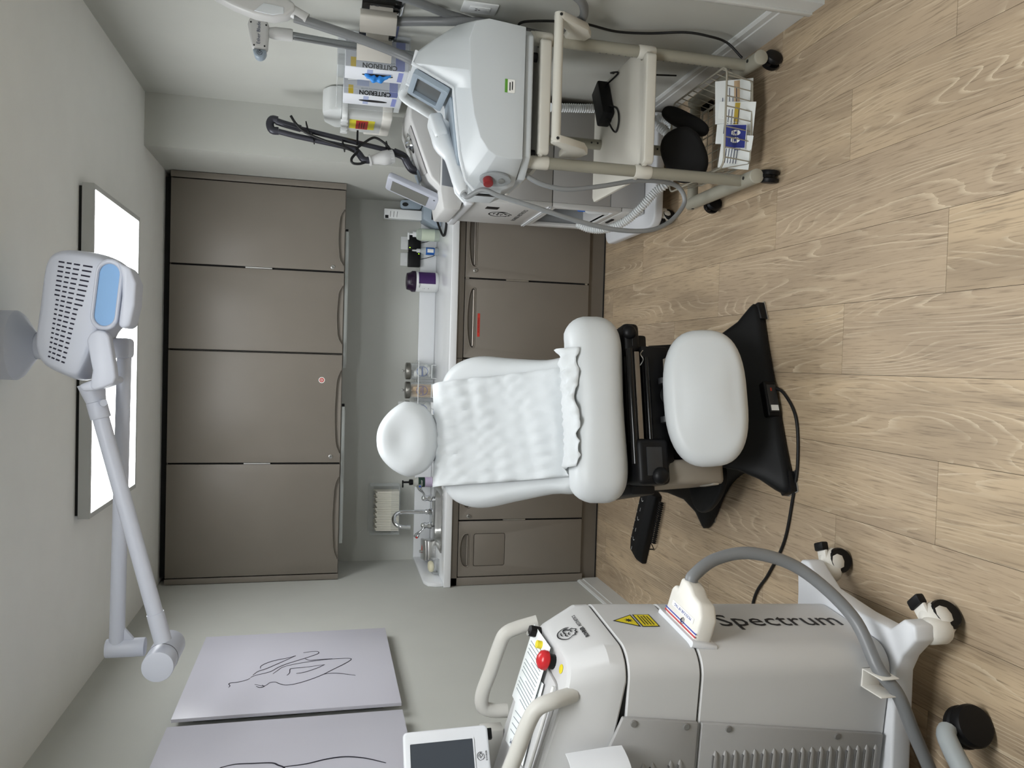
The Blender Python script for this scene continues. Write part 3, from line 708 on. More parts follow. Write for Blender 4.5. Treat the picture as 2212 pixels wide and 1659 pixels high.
# monitor
mo = MB().cyl((.14, -3.02, 1.10), (.14, -3.02, 1.20), .03).box(.10, .26, -2.90, -2.86, 1.09, 1.15).build('monitor_stand', M_hand, sm, bev=.004)
MM = frame((.318, -2.985, 1.163), (.743, .669, 0), (-.06, .06, 1))
sc_ = MB(MM).prism(rrect(-.33, .012, -.008, .205, .012), -.028, .0).build('monitor', M_basew, sm, bev=.006, seg=3, smooth=40)
MB(MM).prism(rrect(-.30, -.018, .032, .188, .002), .0, .0012).build('screen', mat('dark screen', (62, 67, 74), .25), sc_, smooth=0)
mb = MB(MM); holed(mb, rrect(-.303, -.015, .029, .191, .003), [rrect(-.30, -.018, .032, .188, .002)], 0, .003); mb.build('screen_bezel', M_basew, sc_, smooth=0)
MB(MM).box(-.02, .006, -.02, -.006, -.035, -.015).build('port_cover', M_black, sc_, bev=.002)
# the lion head emblem used on several machines, as line work
def lion(M, s, m, parent, name='emblem'):
    L = [[(-.9, -.1), (-1.0, .25), (-.8, .55), (-.5, .8), (-.1, .95), (.35, .9), (.7, .7), (.9, .35), (.95, -.05), (.8, -.4)],
         [(-.9, -.1), (-.75, -.35), (-.8, -.55), (-.55, -.6), (-.5, -.8), (-.2, -.72), (0, -.9), (.25, -.7)],
         [(-.55, .1), (-.3, .28), (0, .2), (.2, .35)], [(-.45, -.1), (-.2, -.05), (0, -.2)], [(.15, .2), (.5, .3), (.6, 0), (.35, -.3), (.45, -.55), (.25, -.7)],
         [(-.2, .55), (.15, .6), (.45, .5)], [(-.1, -.42), (.1, -.35), (.2, -.5)], [(.62, .3), (.78, .05), (.7, -.25)]]
    strokes([[(p[0]*s, p[1]*s) for p in l] for l in L], M, s*.055, m, parent, name, sub=4, label='line-drawn lion head emblem')
MI = frame(MM @ Vector((-.06, .014, .0006)), MM.to_3x3() @ Vector((1, 0, 0)), MM.to_3x3() @ Vector((0, 1, 0)))
lion(MI, .010, M_ink, sc_); text('ROHRER', .006, MI @ Matrix.Translation((-.0, -.014, 0)), M_ink, sc_)
# chamfer logo on the console front
cl = frame((.584, YC-.0, .962), (0, 1, 0), (-.034, 0, .080))
lion(cl @ Matrix.Translation((0, .010, .0035)), .027, M_ink, con)
text('ROHRER', .0135, cl @ Matrix.Translation((-.028, -.028, .0035)), M_ink, con, bold=.0004); text('AESTHETICS', .0125, cl @ Matrix.Translation((.036, -.028, .0035)), M_ink, con, sx=.9)
# key switch, emergency stop, yellow button
ks = MB(frame(CT(.535, YC+.11, 0), (1, 0, -.27), (0, 1, 0))).prism([(.016*math.cos(pi/3*i), .016*math.sin(pi/3*i)) for i in range(6)], 0, .03).build('key_switch', M_black, con, bev=.002)
MB(frame(CT(.535, YC+.11, .030), (1, 0, -.27), (0, 1, 0))).cyl((0, 0, 0), (0, 0, .005), .006).build('key_slot', M_steel, ks, smooth=30)
yb = MB(frame(CT(.53, YC+.045), (1, 0, -.27), (0, 1, 0))).cyl((0, 0, 0), (0, 0, .012), .011).build('ready_button', M_black, con, smooth=30)
MB(frame(CT(.53, YC+.045), (1, 0, -.27), (0, 1, 0))).cyl((0, 0, .012), (0, 0, .026), .010).build('button_cap', mat('yellow plastic', (222, 205, 40), .35), yb, smooth=30)
es = MB(frame(CT(.525, YC-.03), (1, 0, -.27), (0, 1, 0))).cyl((0, 0, 0), (0, 0, .016), .018).build('emergency_stop', M_black, con, smooth=30)
MB(frame(CT(.525, YC-.03), (1, 0, -.27), (0, 1, 0))).lathe([(.016, .014), (.0235, .02), (.024, .028), (.021, .036), (.012, .042), (.003, .043)], 26).build('stop_cap', mat('red plastic', (190, 38, 44), .25), es, smooth=40)
decal(ellipse(0, 0, .011, .011), frame(CT(.535, YC-.085, .0008), (1, 0, -.27), (0, 1, 0)), mat('yellow label', (216, 200, 40), .5), con, 'yellow_label')
# laser warning signs on the middle section
WM = frame((XF(.78)+.0006, YC+.012, .775), (0, 1, 0), (.045, 0, 1))
wl = MB(WM).prism([(-.036, .012), (.036, .012), (0, .074)], 0, .0005).build('warning_triangle', M_ink, mid, smooth=0, label='yellow and black laser warning triangle')
decal([(-.030, .0155), (.030, .0155), (0, .067)], WM @ Matrix.Translation((0, 0, .0006)), mat('warning yellow', (214, 196, 30), .5), wl, 'yellow_field', t=.0003)
MB(WM @ Matrix.Translation((0, .031, .001))).prism([(r*math.cos(a), r*math.sin(a)) for i in range(16) for r, a in [((.012 if i % 2 else .005), pi/8*i)]], 0, .0003).build('laser_burst', M_ink, wl, smooth=0)
wr_ = MB(WM).box(-.036, .036, -.04, .007, 0, .0005).build('warning_plate', M_ink, mid, smooth=0, label='yellow laser warning plate with lines of print')
decal([(-.033, -.037), (.033, -.037), (.033, .004), (-.033, .004)], WM @ Matrix.Translation((0, 0, .0006)), mat('warning yellow', (214, 196, 30), .5), wr_, 'yellow_field', t=.0003)
strokes([[(-.027, -.004-.008*i), (.027-.004*(i % 2), -.004-.008*i)] for i in range(4)], WM @ Matrix.Translation((0, 0, .001)), .001, M_ink, wr_, 'print_lines', taper=False)
# vertical lettering
text('Spectrum', .096, frame((XF(.38)+.0012, YC+.005, .378), (-.045, 0, -1), (0, 1, 0)), M_ink, low, label='black vertical lettering Spectrum')
# flat connector plugged into the front, with its hose
cm = frame((XF(.665)-.004, YC-.035, .667), (1, 0, -.22), (0, 1, 0))
fl = MB(cm); holed(fl, rrect(-.006, .010, -.1, .1, .007), [], -.034, .034); fl.build('connector_socket', M_basew, sm, bev=.006, seg=3, smooth=40)
po = [(.0, -.085), (.065, -.085), (.095, -.06), (.10, -.02), (.112, .0), (.118, .025), (.118, .055), (.085, .058), (.09, .075), (.075, .088), (.0, .088)]
cn = MB(cm).prism(po, -.024, .024).build('connector', M_cream, sm, bev=.012, seg=3, smooth=50)
MB(cm).prism([(.014, -.086), (.018, -.086), (.018, .089), (.014, .089)], .0235, .0245).build('red_stripe', mat('stripe red', (180, 40, 50), .5), cn, smooth=0)
MB(cm).prism([(.022, -.086), (.025, -.086), (.025, .089), (.022, .089)], .0235, .0245).build('blue_stripe', mat('stripe blue', (40, 60, 160), .5), cn, smooth=0)
tl = frame(cm @ Vector((.045, 0, .0246)), cm.to_3x3() @ Vector((0, 1, 0)), cm.to_3x3() @ Vector((-1, 0, 0)))
lb = decal([(-.06, -.008), (.06, -.008), (.06, .006), (-.06, .006)], tl, mat('sticker white', (236, 236, 232), .5), cn, 'label')
text('MODULAR HP YAG', .011, tl @ Matrix.Translation((0, -.001, .0008)), mat('blue ink', (60, 80, 150), .6), lb)
lion(tl @ Matrix.Translation((-.01, .018, 0)), .009, M_ink, cn)
HP = G @ cm @ Vector((.11, .038, 0)); HQ = G @ cm @ Vector((.13, .04, 0)); G = Matrix.Identity(4)
hp = [HP, HQ, Vector((.752, -3.04, .565)), Vector((.765, -3.045, .46)), Vector((.725, -3.075, .335)), Vector((.625, -3.16, .24)), Vector((.52, -3.245, .225)), Vector((.465, -3.275, .19)), Vector((.37, -3.28, .145)), Vector((.26, -3.285, .09)), Vector((.14, -3.29, .04)), Vector((.06, -3.29, .03))]
MB().tube(hp, .0165, 14, sub=8).build('hose', mat('grey ribbed hose', (120, 122, 124), .38), cn, smooth=60)
ck = frame((.485, -3.2, .215), (1, 0, 0), (0, 1, 0))
MB(ck).box(-.024, -.020, -.085, .0, -.02, .03).box(.020, .024, -.085, .0, -.02, .03).box(-.024, .024, -.016, -.0, -.02, .03).build('hose_clip', M_cream, sm, bev=.002)
G = GS
# curved cup holder on the near side
hb = frame((.36, -3.205, .925), (1, 0, 0), (0, -1, 0)) @ Matrix.Diagonal((.5, .8, 1, 1))
rs = [[(.075*math.cos(a)*k, .02+.10*math.sin(a)*k, z) for a in [pi*i/12 for i in range(13)]] + [(.068*math.cos(a)*k, .02+.092*math.sin(a)*k, z) for a in [pi*(12-i)/12 for i in range(13)]] for z, k in ((-.10, .8), (-.02, .95), (.015, 1), (.035, 1.0))]
MB(hb).rings(rs).build('side_holder', M_basew, sm, smooth=50)
# papers lying on the console
def sheet(name, x0, y0, ang, w, h, up, label, mtl, rows, title=None):
    n = Vector((.261, 0, .965)); o = CT(x0, y0, up); xd = Vector((math.cos(ang), math.sin(ang), 0)); xd = (xd-n*xd.dot(n)).normalized()
    M = frame(o, xd, n.cross(xd))
    p = MB(M).box(-w/2, w/2, -h/2, h/2, 0, .0006).build(name, mtl, smooth=0, label=label, cat='paper')
    strokes([[(-w*.4, h*.40-i*h*.8/rows), (w*(.4 if (i*7) % 5 else .1), h*.40-i*h*.8/rows)] for i in range(rows)], M @ Matrix.Translation((0, 0, .0007)), .0007, mat('grey print', (120, 132, 140), .7), p, 'print_lines', taper=False)['kind'] = 'stuff'
    if title: text(title, h*.09, M @ Matrix.Translation((0, h*.43, .0009)), mat('navy print', (50, 60, 90), .7), p)
    return p
M_paper = mat('white paper', (232, 236, 236), .7)
sheet('paper_sheet', .36, YC+.03, 1.75, .155, .20, .006, 'loose printed sheet under the other paper on the tall laser machine console', M_paper, 10, 'SPECTRUM')
sheet('paper_sheet', .455, YC+.055, 1.62, .15, .20, .013, 'printed sheet lying beside the red stop button on the tall laser machine', M_paper, 16)
pn = MB(); pn.tube([CT(.50, YC-.10, .012), CT(.27, YC-.118, .012)], .0045, 10); pn.build('pen', mat('white pen', (222, 222, 220), .3), smooth=60, label='slim white pen lying in the console tray of the tall laser machine', cat='pen')

G = Matrix.Identity(4)
# ------------------------------------------------------------------ stool whose foot shows at the frame's edge
st = thing('stool', 'rolling stool with grey legs and black twin casters beside the tall laser machine', 'stool', (.24, -3.56, 0))
hub = Vector((.24, -3.56, .12)); M_gl = mat('grey leg plastic', (158, 164, 166), .45)
MB().lathe([(.03, .1), (.034, .12), (.03, .16), (.02, .2), (.02, .44)], 20, Matrix.Translation((hub.x, hub.y, 0))).build('column', M_gl, st, smooth=40)
MB().lathe([(.10, .44), (.145, .45), (.15, .47), (.145, .50), (.12, .515), (.02, .518)], 32, Matrix.Translation((hub.x, hub.y, 0))).build('seat', M_black, st, smooth=50)
for k in range(5):
    a = math.radians(52+72*k); e = hub+Vector((math.cos(a), math.sin(a), 0))*(.27 if k == 0 else .2)
    lg = MB().tube([hub, hub.lerp(e, .45)+Vector((0, 0, .015)), hub.lerp(e, .9)+Vector((0, 0, .006)), e+Vector((0, 0, -.012))], .024, 12, sub=4, rfun=lambda t: .025-.004*t).build('leg', M_gl, st, smooth=60)
    cx, cy = e.x, e.y
    w = MB(rotz((cx, cy, 0), 30+20*k))
    w.lathe([(.03, -.031), (.046, -.028), (.05, -.02), (.05, -.008), (.046, -.004), (.046, .004), (.05, .008), (.05, .02), (.046, .028), (.03, .031)], 28, frame((0, .0, .05), (1, 0, 0), (0, 0, 1)))
    ca = w.build('caster', M_black, lg, smooth=40)
    MB().cyl((cx, cy, .06), (cx, cy, .11), .012).build('caster_stem', M_black, lg, smooth=40)
# ================================================================== cart on the right with its tabletop laser
M_tube = mat('putty grey tube', (148, 145, 132), .4)
M_cshelf = mat('cream shelf plastic', (206, 203, 193), .4)
M_silver = mat('silver grey shell', (196, 201, 204), .35, var=.01)
M_silver2 = mat('light silver trim', (222, 227, 231), .3)
M_bluegrey = mat('blue grey plastic', (150, 163, 175), .35)
M_cable = mat('grey cable', (138, 141, 143), .4)
M_wire = mat('putty wire', (172, 168, 155), .35, .2)
M_blackc = mat('black cable rubber', (11, 11, 12), .5)
kt = thing('equipment_cart', 'putty grey wheeled cart with cream shelves, push handle and wire basket', 'cart', (2.155, -2.1, 0))
XL, XRr, YFt, YRr = 1.945, 2.365, -2.28, -1.86
for x in (XL, XRr):
    p = MB().cyl((x, YFt, .09), (x, YFt, .90), .0205, seg=20).build('post', M_tube, kt, smooth=40)
    if x > 2:
        for i in range(22):
            MB().lathe([(.0035, 0), (.0035, .001)], 10, frame((x-.0203, YFt+.002, .16+i*.024), (0, 1, 0), (0, 0, 1))).build('peg_hole', M_gap, p, smooth=0)
    f = MB().cyl((x, -2.36, .09), (x, -1.84, .09), .026, seg=22).build('foot', M_tube, kt, smooth=40)
    MB().lathe([(.0262, 0), (.0262, .006), (.022, .008)], 22, frame((x, -2.36, .09), (1, 0, 0), (0, 0, 1))).build('end_cap', mat('putty cap', (168, 165, 152), .4), f, smooth=30)
    MB().lathe([(.006, 0), (.006, .002)], 12, frame((x, -2.318, .1165), (1, 0, 0), (0, 1, 0))).build('screw', M_gap, f, smooth=0)
    MB().lathe([(.006, 0), (.006, .002)], 12, frame((x-.0255, -1.875, .094), (0, -1, 0), (0, 0, 1))).build('screw', M_gap, f, smooth=0)
MB().cyl((XL, YRr, .09), (XRr, YRr, .09), .022, seg=18).build('cross_bar', M_tube, kt, smooth=40)
rp = MB().cyl((2.15, YRr, .10), (2.15, YRr, .90), .0205, seg=20).build('post', M_tube, kt, smooth=40)
for i in range(16): MB().lathe([(.004, 0), (.004, .001)], 10, frame((2.15, YRr-.0203, .16+i*.026), (1, 0, 0), (0, 0, 1))).build('peg_hole', M_gap, rp, smooth=0)
def twin(x, y, ang, lab=None):
    M = rotz((x, y, 0), ang)
    c = MB(M).lathe([(.02, -.024), (.030, -.022), (.033, -.016), (.033, -.007), (.02, -.005), (.02, .005), (.033, .007), (.033, .016), (.030, .022), (.02, .024)], 24, frame((0, 0, .033), (1, 0, 0), (0, 0, 1))).build('caster', M_black, kt, smooth=40)
    MB(M).cyl((-.01, 0, .035), (-.01, 0, .068), .008).build('stem', M_black, c, smooth=40)
    MB(M).box(-.03, .02, -.006, .006, .045, .066).build('brake_tab', M_black, c, bev=.003)
twin(1.95, -2.352, 80); twin(2.37, -2.34, 30); twin(1.93, -1.93, 20); twin(2.37, -1.83, 60)
def shelf(z, depth, name='shelf'):
    o = [(1.972, -2.335), (2.338, -2.335), (2.352, -2.322), (2.352, -2.31)]
    o += [(2.365+.027*math.cos(a), YFt+.027*math.sin(a)) for a in [math.radians(t) for t in range(240, 95, -20)]]
    o += [(2.385, -2.245), (2.39, -2.2), (2.39, depth), (2.37, depth+.02), (1.95, depth+.02), (1.93, depth), (1.925, -2.2), (1.93, -2.245)]
    o += [(1.945+.027*math.cos(a), YFt+.027*math.sin(a)) for a in [math.radians(t) for t in range(80, -75, -20)]] + [(1.958, -2.31), (1.958, -2.322)]
    s = MB().prism(o, z, z+.014).build(name, M_cshelf, kt, bev=.003, seg=2, smooth=30)
    lip = [(p[0], p[1]) for p in rrect(1.962, 2.348, -2.337, -2.300, .016)]
    MB().prism(lip, z-.018, z+.02).build('front_lip', M_cshelf, s, bev=.006, seg=3, smooth=40)
    for x in (XL, XRr): MB().lathe([(.022, z-.03), (.024, z-.025), (.024, z+.03), (.022, z+.033)], 20, Matrix.Translation((x, YFt, 0))).build('shelf_collar', M_cshelf, s, smooth=40)
    return s
shelf(.492, -1.80); shelf(.872, -1.80)
for x in (XL, XRr): MB().lathe([(.0215, .895), (.0225, .9), (.0225, .915), (.018, .921)], 20, Matrix.Translation((x, YFt, 0))).build('post_cap', M_cshelf, kt, smooth=40)
hd = MB().cyl((1.978, -2.43, .86), (2.392, -2.43, .86), .0155, seg=18).build('handle_bar', M_cshelf, kt, smooth=40)
for x in (1.985, 2.382):
    pr = [(-2.44, .872), (-2.415, .874), (-2.385, .84), (-2.34, .80), (-2.26, .80), (-2.26, .735), (-2.33, .715), (-2.385, .745), (-2.425, .81), (-2.446, .85)]
    b = MB(frame((x-.013, 0, 0), (0, 1, 0), (0, 0, 1))).prism(pr, 0, .026).build('handle_bracket', M_cshelf, kt, bev=.006, seg=2, smooth=40)
    MB().lathe([(.005, 0), (.005, .001)], 12, frame((x, -2.447, .858), (1, 0, 0), (0, 0, 1))).build('screw', M_gap, b, smooth=0)
# wire basket
bk = thing('wire_basket', 'putty coloured wire basket hanging low between the cart posts', 'basket', (2.15, -2.1, .08))
bx0, bx1, by0, by1 = 1.975, 2.335, -2.335, -1.88
top = [(p[0], p[1], .205) for p in rrect(bx0, bx1, by0, by1, .035)]
MB().tube(top, .0038, 8, closed=True).build('rim', M_wire, bk, smooth=60)
MB().tube([(p[0], p[1], .085) for p in rrect(bx0+.03, bx1-.03, by0+.03, by1-.03, .02)], .003, 8, closed=True).build('base_ring', M_wire, bk, smooth=60)
for i in range(9):
    x = bx0+.035+i*(bx1-bx0-.07)/8
    MB().tube([(x, by0, .205), (x, by0+.012, .15), (x, by0+.03, .085), (x, by1-.03, .085), (x, by1, .205)], .0022, 6).build('wire', M_wire, bk, smooth=60)
for i in range(9):
    y = by0+.04+i*(by1-by0-.08)/8
    MB().tube([(bx0, y, .205), (bx0+.03, y, .085), (bx1-.03, y, .085), (bx1, y, .205)], .0022, 6).build('wire', M_wire, bk, smooth=60)
# leaflets, goggles and masks in the basket
M_paper = mat('white paper', (232, 236, 236), .7)
def leaflet(x, y, z, w, h, tilt, ang, label, bands, thick=.004, title=None):
    M = rotz((x, y, z), ang) @ Matrix.Rotation(math.radians(tilt), 4, 'X')
    p = MB(M).box(-w/2, w/2, -h/2, h/2, 0, thick).build('leaflet', M_paper, smooth=0, label=label, cat='leaflet', group='leaflets in the wire basket')
    for (a, b, c, d_, m_) in bands: MB(M).box(a*w/2, b*w/2, c*h/2, d_*h/2, thick, thick+.0006).build('printed_band', m_, p, smooth=0)
    o = strokes([[(-w*.35, h*.3-i*h*.09), (w*(.32 if i % 3 else .1), h*.3-i*h*.09)] for i in range(5)], M @ Matrix.Translation((0, 0, thick+.0007)), .0012, mat('navy print', (50, 60, 90), .7), p, 'print_lines', taper=False); o['kind'] = 'stuff'
    if title: text(title, .02, M @ Matrix.Translation((0, h*.38, thick+.001)), mat('navy print', (50, 60, 90), .7), p)
    return p, M
yel = mat('mustard print', (206, 178, 70), .6); tan = mat('tan print', (196, 170, 138), .6); navy = mat('navy blue print', (28, 42, 130), .5)
leaflet(2.235, -2.265, .135, .16, .135, 62, 4, 'white printed leaflet with a tan band in the basket at its right end', [(-.95, .95, -.3, .0, tan)])
leaflet(2.155, -2.272, .130, .15, .13, 60, -8, 'white printed leaflet with a mustard band in the middle of the basket', [(-.95, .95, -.15, .12, yel)])
leaflet(2.05, -2.275, .128, .12, .11, 58, -14, 'small white leaflet with navy triangle in the basket at its left end', [(.1, .5, -.3, .1, navy)])
_, M1 = leaflet(2.10, -2.292, .140, .085, .075, 60, -6, 'navy blue card with two white ovals at the front of the basket', [(-.95, .95, -.95, .95, navy)], .002)
cdp = bpy.data.objects['leaflet.003']
for s in (-1, 1):
    d2 = decal(ellipse(s*.013, 0, .010, .017), M1 @ Matrix.Translation((0, 0, .0027)), mat('sticker white', (236, 236, 232), .5), cdp, 'white_oval')
    MB(M1 @ Matrix.Translation((s*.013, 0, .0034))).prism([(r*math.cos(a), r*math.sin(a)) for i in range(16) for r, a in [((.008 if i % 2 else .003), pi/8*i)]], 0, .0003).build('star', navy, d2, smooth=0)
M_cloth = mat('black padded cloth', (10, 10, 12), .8, bump=.2, bscale=150)
def pad(c, a, b, th, M, label, cat):
    ol_ = [(a*math.copysign(abs(math.cos(t))**.8, math.cos(t)), b*math.copysign(abs(math.sin(t))**.8, math.sin(t))) for t in [2*pi*i/28 for i in range(28)]]
    o = cushion(ol_, th, th*.5, M, 'eye_mask', M_cloth, None, crown=.006)
    tag(o, label, cat, 'black eye masks in the wire basket'); return o
e1 = at(1480, 262, Y=-2.1); pad(0, .10, .036, .035, frame(e1, (.35, .3, .55), (-.3, .1, .5)), 'long black padded eye mask leaning at the back of the basket', 'eye mask')
e2 = at(1478, 335, Y=-2.16); pad(0, .105, .08, .05, frame(e2, (.8, .1, .35), (-.3, .3, .6)), 'broad black padded eye mask behind the leaflets in the basket', 'eye mask')
# power brick on the shelf
pb = thing('power_adapter', 'black power brick with coiled lead on the middle cart shelf', 'power adapter', (2.27, -1.96, .506))
MB(rotz((2.285, -1.95, .5065), 28)).box(-.085, .085, -.04, .04, 0, .05).build('brick', M_black, pb, bev=.008, seg=2)
MB().tube([(2.21, -2.0, .53), (2.16, -2.03, .515), (2.15, -2.06, .512), (2.19, -2.08, .512), (2.24, -2.05, .512), (2.26, -2.0, .53)], .0035, 6, sub=6).build('lead', M_blackc, pb, smooth=60)
MB().tube([(2.355, -1.92, .53), (2.365, -1.98, .515), (2.37, -2.06, .512), (2.39, -2.0, .52), (2.43, -1.9, .45), (2.45, -1.9, .2)], .0035, 6, sub=6).build('mains_lead', M_blackc, pb, smooth=60)
MB().tube([at(1118, 60, X=2.44), at(1124, 50, X=2.45), at(1145, 46, X=2.455), at(1200, 46, X=2.46), at(1265, 52, X=2.46), at(1330, 68, X=2.46), at(1400, 72, X=2.46), at(1480, 70, X=2.46), at(1530, 78, X=2.45), at(1570, 92, X=2.44), at(1603, 125, X=2.385)], .0045, 8, sub=8).build('mains_cable', M_blackc, smooth=60, label='black mains cable arching from the silver laser down the right wall', cat='cable')

# ------------------------------------------------------------------ the silver tabletop laser
lz = thing('tabletop_laser', 'silver grey tabletop laser with hooded screen and red stop button on the cart', 'laser machine', (2.13, -2.15, .906))
A_ = [(2.395, .955), (2.412, 1.10), (2.385, 1.17), (2.33, 1.245), (2.285, 1.298), (2.243, 1.312), (2.178, 1.172), (2.06, 1.158), (1.95, 1.143), (1.868, 1.122), (1.838, 1.092), (1.838, 1.0), (1.862, .955)]
B_ = [(2.36, .955), (2.372, 1.08), (2.358, 1.125), (2.30, 1.145), (2.25, 1.143), (2.20, 1.14), (2.14, 1.134), (2.06, 1.122), (1.985, 1.100), (1.945, 1.072), (1.928, 1.045), (1.922, 1.0), (1.926, .955)]
def mix(a, b, t): return [(p[0]+(q[0]-p[0])*t, p[1]+(q[1]-p[1])*t) for p, q in zip(a, b)]
rs = [[(p[0], y, p[1]) for p in mix(A_, B_, t)] for y, t in ((-2.372, 1.03), (-2.368, 1.0), (-2.262, .06), (-2.25, 0), (-2.06, 0), (-2.05, .06), (-1.945, 1.0), (-1.94, 1.03))]
bd = MB().rings(rs).build('body', M_silver, lz, bev=.006, seg=2, smooth=32, ang=24)
# plinth below a grey seam, rubber feet
pp = [(1.94, -2.355), (2.34, -2.355), (2.37, -2.32), (2.37, -2.0), (2.34, -1.96), (1.94, -1.96), (1.88, -2.05), (1.88, -2.28)]
MB().prism(pp, .922, .953).build('plinth', M_silver, lz, bev=.006, seg=2, smooth=40)
MB().prism([(p[0]*.996+.0086, p[1]*.996-.0086) for p in pp], .950, .957).build('plinth_seam', mat('mid grey seam', (105, 108, 110), .6), lz, smooth=0)
for x in (1.97, 2.30):
    for y in (-2.28, -2.03): MB().cyl((x, y, .892), (x, y, .923), .016).build('rubber_foot', M_black, lz, smooth=40)
# light rim along the console edge
MB().tube([(p[0], -2.252, p[1]+.001) for p in A_[4:11]], .007, 8).build('console_rim', M_silver2, bd, smooth=60)
MB().tube([(p[0], -2.058, p[1]+.001) for p in A_[4:11]], .007, 8).build('console_rim', M_silver2, bd, smooth=60)
# screen in the hood
SMx = frame((2.2035, -2.155, 1.243), (0, -1, 0), (.065, 0, .14))
hoodp = MB(SMx); holed(hoodp, rrect(-.102, .102, -.068, .064, .012), [rrect(-.075, .075, -.045, .045, .004)], .004, .022); hoodp.build('screen_surround', M_bluegrey, bd, bev=.003)
MB(SMx).box(-.078, .078, -.048, .048, .004, .008).build('screen', mat('dark grey screen', (92, 96, 98), .2), bd, smooth=0)
MB(frame((2.07, -2.165, 1.163), (-1, 0, -.13), (0, -1, 0))).prism(rrect(-.09, .16, -.075, .075, .03), -.01, .006).build('cradle', M_bluegrey, bd, bev=.004)
# red stop in an oval recess on the nose
rn = frame((1.868, -2.315, 1.045), (.055, -.085, 0), (0, 0, 1))
ov = MB(rn).prism(ellipse(-.004, -.012, .030, .055), -.008, .0035).build('stop_recess', mat('mid grey plastic', (150, 155, 158), .4), bd, bev=.003)
MB(rn).cyl((-.002, .014, 0), (-.002, .014, .026), .017, seg=24).build('stop_button', mat('dark red plastic', (128, 34, 36), .35), ov, bev=.004, smooth=40)
MB(rn).cyl((-.002, -.032, .002), (-.002, -.032, .009), .010).build('key_lock', M_steel, ov, smooth=40)
vent = frame((1.8375, -2.2, 1.03), (0, -1, 0), (0, 0, 1))
MB(vent).prism(rrect(-.012, .012, -.055, .055, .008), -.004, .003).build('black_vent', M_black, bd, smooth=30)
gs = decal(rrect(-.022, .022, -.017, .017, .004), frame((2.16, -2.3735, 1.005), (1, 0, 0), (0, 0, 1)), mat('sticker white', (236, 236, 232), .5), bd, 'asset_tag', label='white asset tag with green bar')
decal([(-.022, .008), (.022, .008), (.022, .017), (-.022, .017)], frame((2.16, -2.3742, 1.005), (1, 0, 0), (0, 0, 1)), mat('green print', (90, 150, 50), .5), gs, 'green_bar')
strokes([[(-.015, .0), (.012, .0)], [(-.012, -.008), (.015, -.008)]], frame((2.16, -2.3742, 1.005), (1, 0, 0), (0, 0, 1)), .002, M_ink, gs, 'handwriting', sub=1)['kind'] = 'stuff'
# handpiece resting on the front, with its long cable
hz = thing('laser_handpiece', 'pale grey pistol-shaped handpiece resting on top of the silver laser', 'handpiece', (2.0, -2.2, 1.14))
hp1 = [(2.085, -2.13, 1.19), (2.06, -2.14, 1.198), (2.01, -2.16, 1.19), (1.965, -2.18, 1.165), (1.93, -2.2, 1.155), (1.885, -2.225, 1.145), (1.84, -2.245, 1.135), (1.825, -2.255, 1.128)]
hb_ = MB().tube(hp1, .03, 14, sub=4, rfun=lambda t: .036 if t < .3 else .036-.010*min(1, (t-.3)/.12) if t < .42 else .026-.010*max(0, (t-.75)/.25)).build('grip', M_silver2, hz, smooth=60)
MB(frame((2.075, -2.135, 1.205), (-.55, -.25, -.15), (-.25, .55, 0))).prism(rrect(-.04, .06, -.038, .038, .016), -.03, .018).build('head', M_silver2, hz, bev=.012, seg=3, smooth=50)
fcM = frame((2.055, -2.145, 1.2245), (-.55, -.25, -.15), (-.25, .55, 0))
MB(fcM).prism(rrect(-.03, .045, -.026, .026, .01), -.002, .0012).build('face_plate', mat('mid silver plate', (176, 180, 180), .35), hz, smooth=30)
text('LIGHT SX', .013, fcM @ Matrix.Translation((.005, 0, .0022)) @ Matrix.Rotation(pi, 4, 'Z'), M_ink, hz)
cb = [Vector((1.832, -2.25, 1.132)), Vector((1.812, -2.262, 1.118)), at(1042, 410, Y=-2.29), at(1080, 424, Y=-2.3), at(1150, 446, Y=-2.3), at(1250, 478, Y=-2.28), at(1330, 496, Y=-2.25), at(1400, 498, Y=-2.22), at(1445, 480, Y=-2.18), at(1474, 448, Y=-2.16), at(1478, 425, Y=-2.16), at(1462, 402, Y=-2.17), at(1425, 392, Y=-2.2), at(1370, 391, Y=-2.22), at(1300, 402, Y=-2.24), at(1230, 409, Y=-2.26), at(1180, 401, Y=-2.27), at(1145, 385, Y=-2.27), at(1124, 364, Y=-2.26), Vector((1.93, -2.2, .945))]
MB().tube(cb, .0085, 12, sub=8).build('cable', M_cable, hz, smooth=60)
# ================================================================== white tower machine behind the cart
M_tw = mat('tower white', (206, 206, 205), .4, var=.01); M_tshade = mat('tower shaded side', (172, 171, 170), .45, var=.01); M_tdark = mat('slate grey panel', (112, 117, 124), .4)
M_clear = glassy('clear ribbed tubing', (236, 240, 242), .72, .25)
tw = thing('tower_machine', 'white tower machine with open side niche standing behind the cart', 'laser machine', (2.2, -1.12, 0))
x0, x1, y0, y1 = 1.978, 2.44, -1.42, -.90
MB().box(x0+.004, x1, y0+.004, y1, .12, .235).box(x0+.004, x1, y0+.004, y1, .572, .938).box(x0+.21, x1, y0+.004, y1, .235, .572).build('core', M_gap, tw, smooth=0)
for a, b in ((.12, .288), (.291, .572), (.575, .94)): MB().box(x0+.02, x1, y0, y0+.02, a, b).build('near_panel', M_tshade, tw, bev=.003)  # camera-facing panels greyed, the shade of this less lit side is in the colour
MB().box(x0-.001, x0+.02, y0-.001, y1, .575, .94).build('upper_side_panel', M_tw, tw, bev=.003)
mb = MB(frame((x0, 0, 0), (0, -1, 0), (0, 0, 1))); holed(mb, [(-y1, .235), (-y0, .235), (-y0, .572), (-y1, .572)], [[(-y1-.0+.04, .262), (-y0-.04, .262), (-y0-.04, .548), (-y1+.04, .548)]], -.02, .0); mb.build('niche_frame', M_tw, tw, bev=.002)
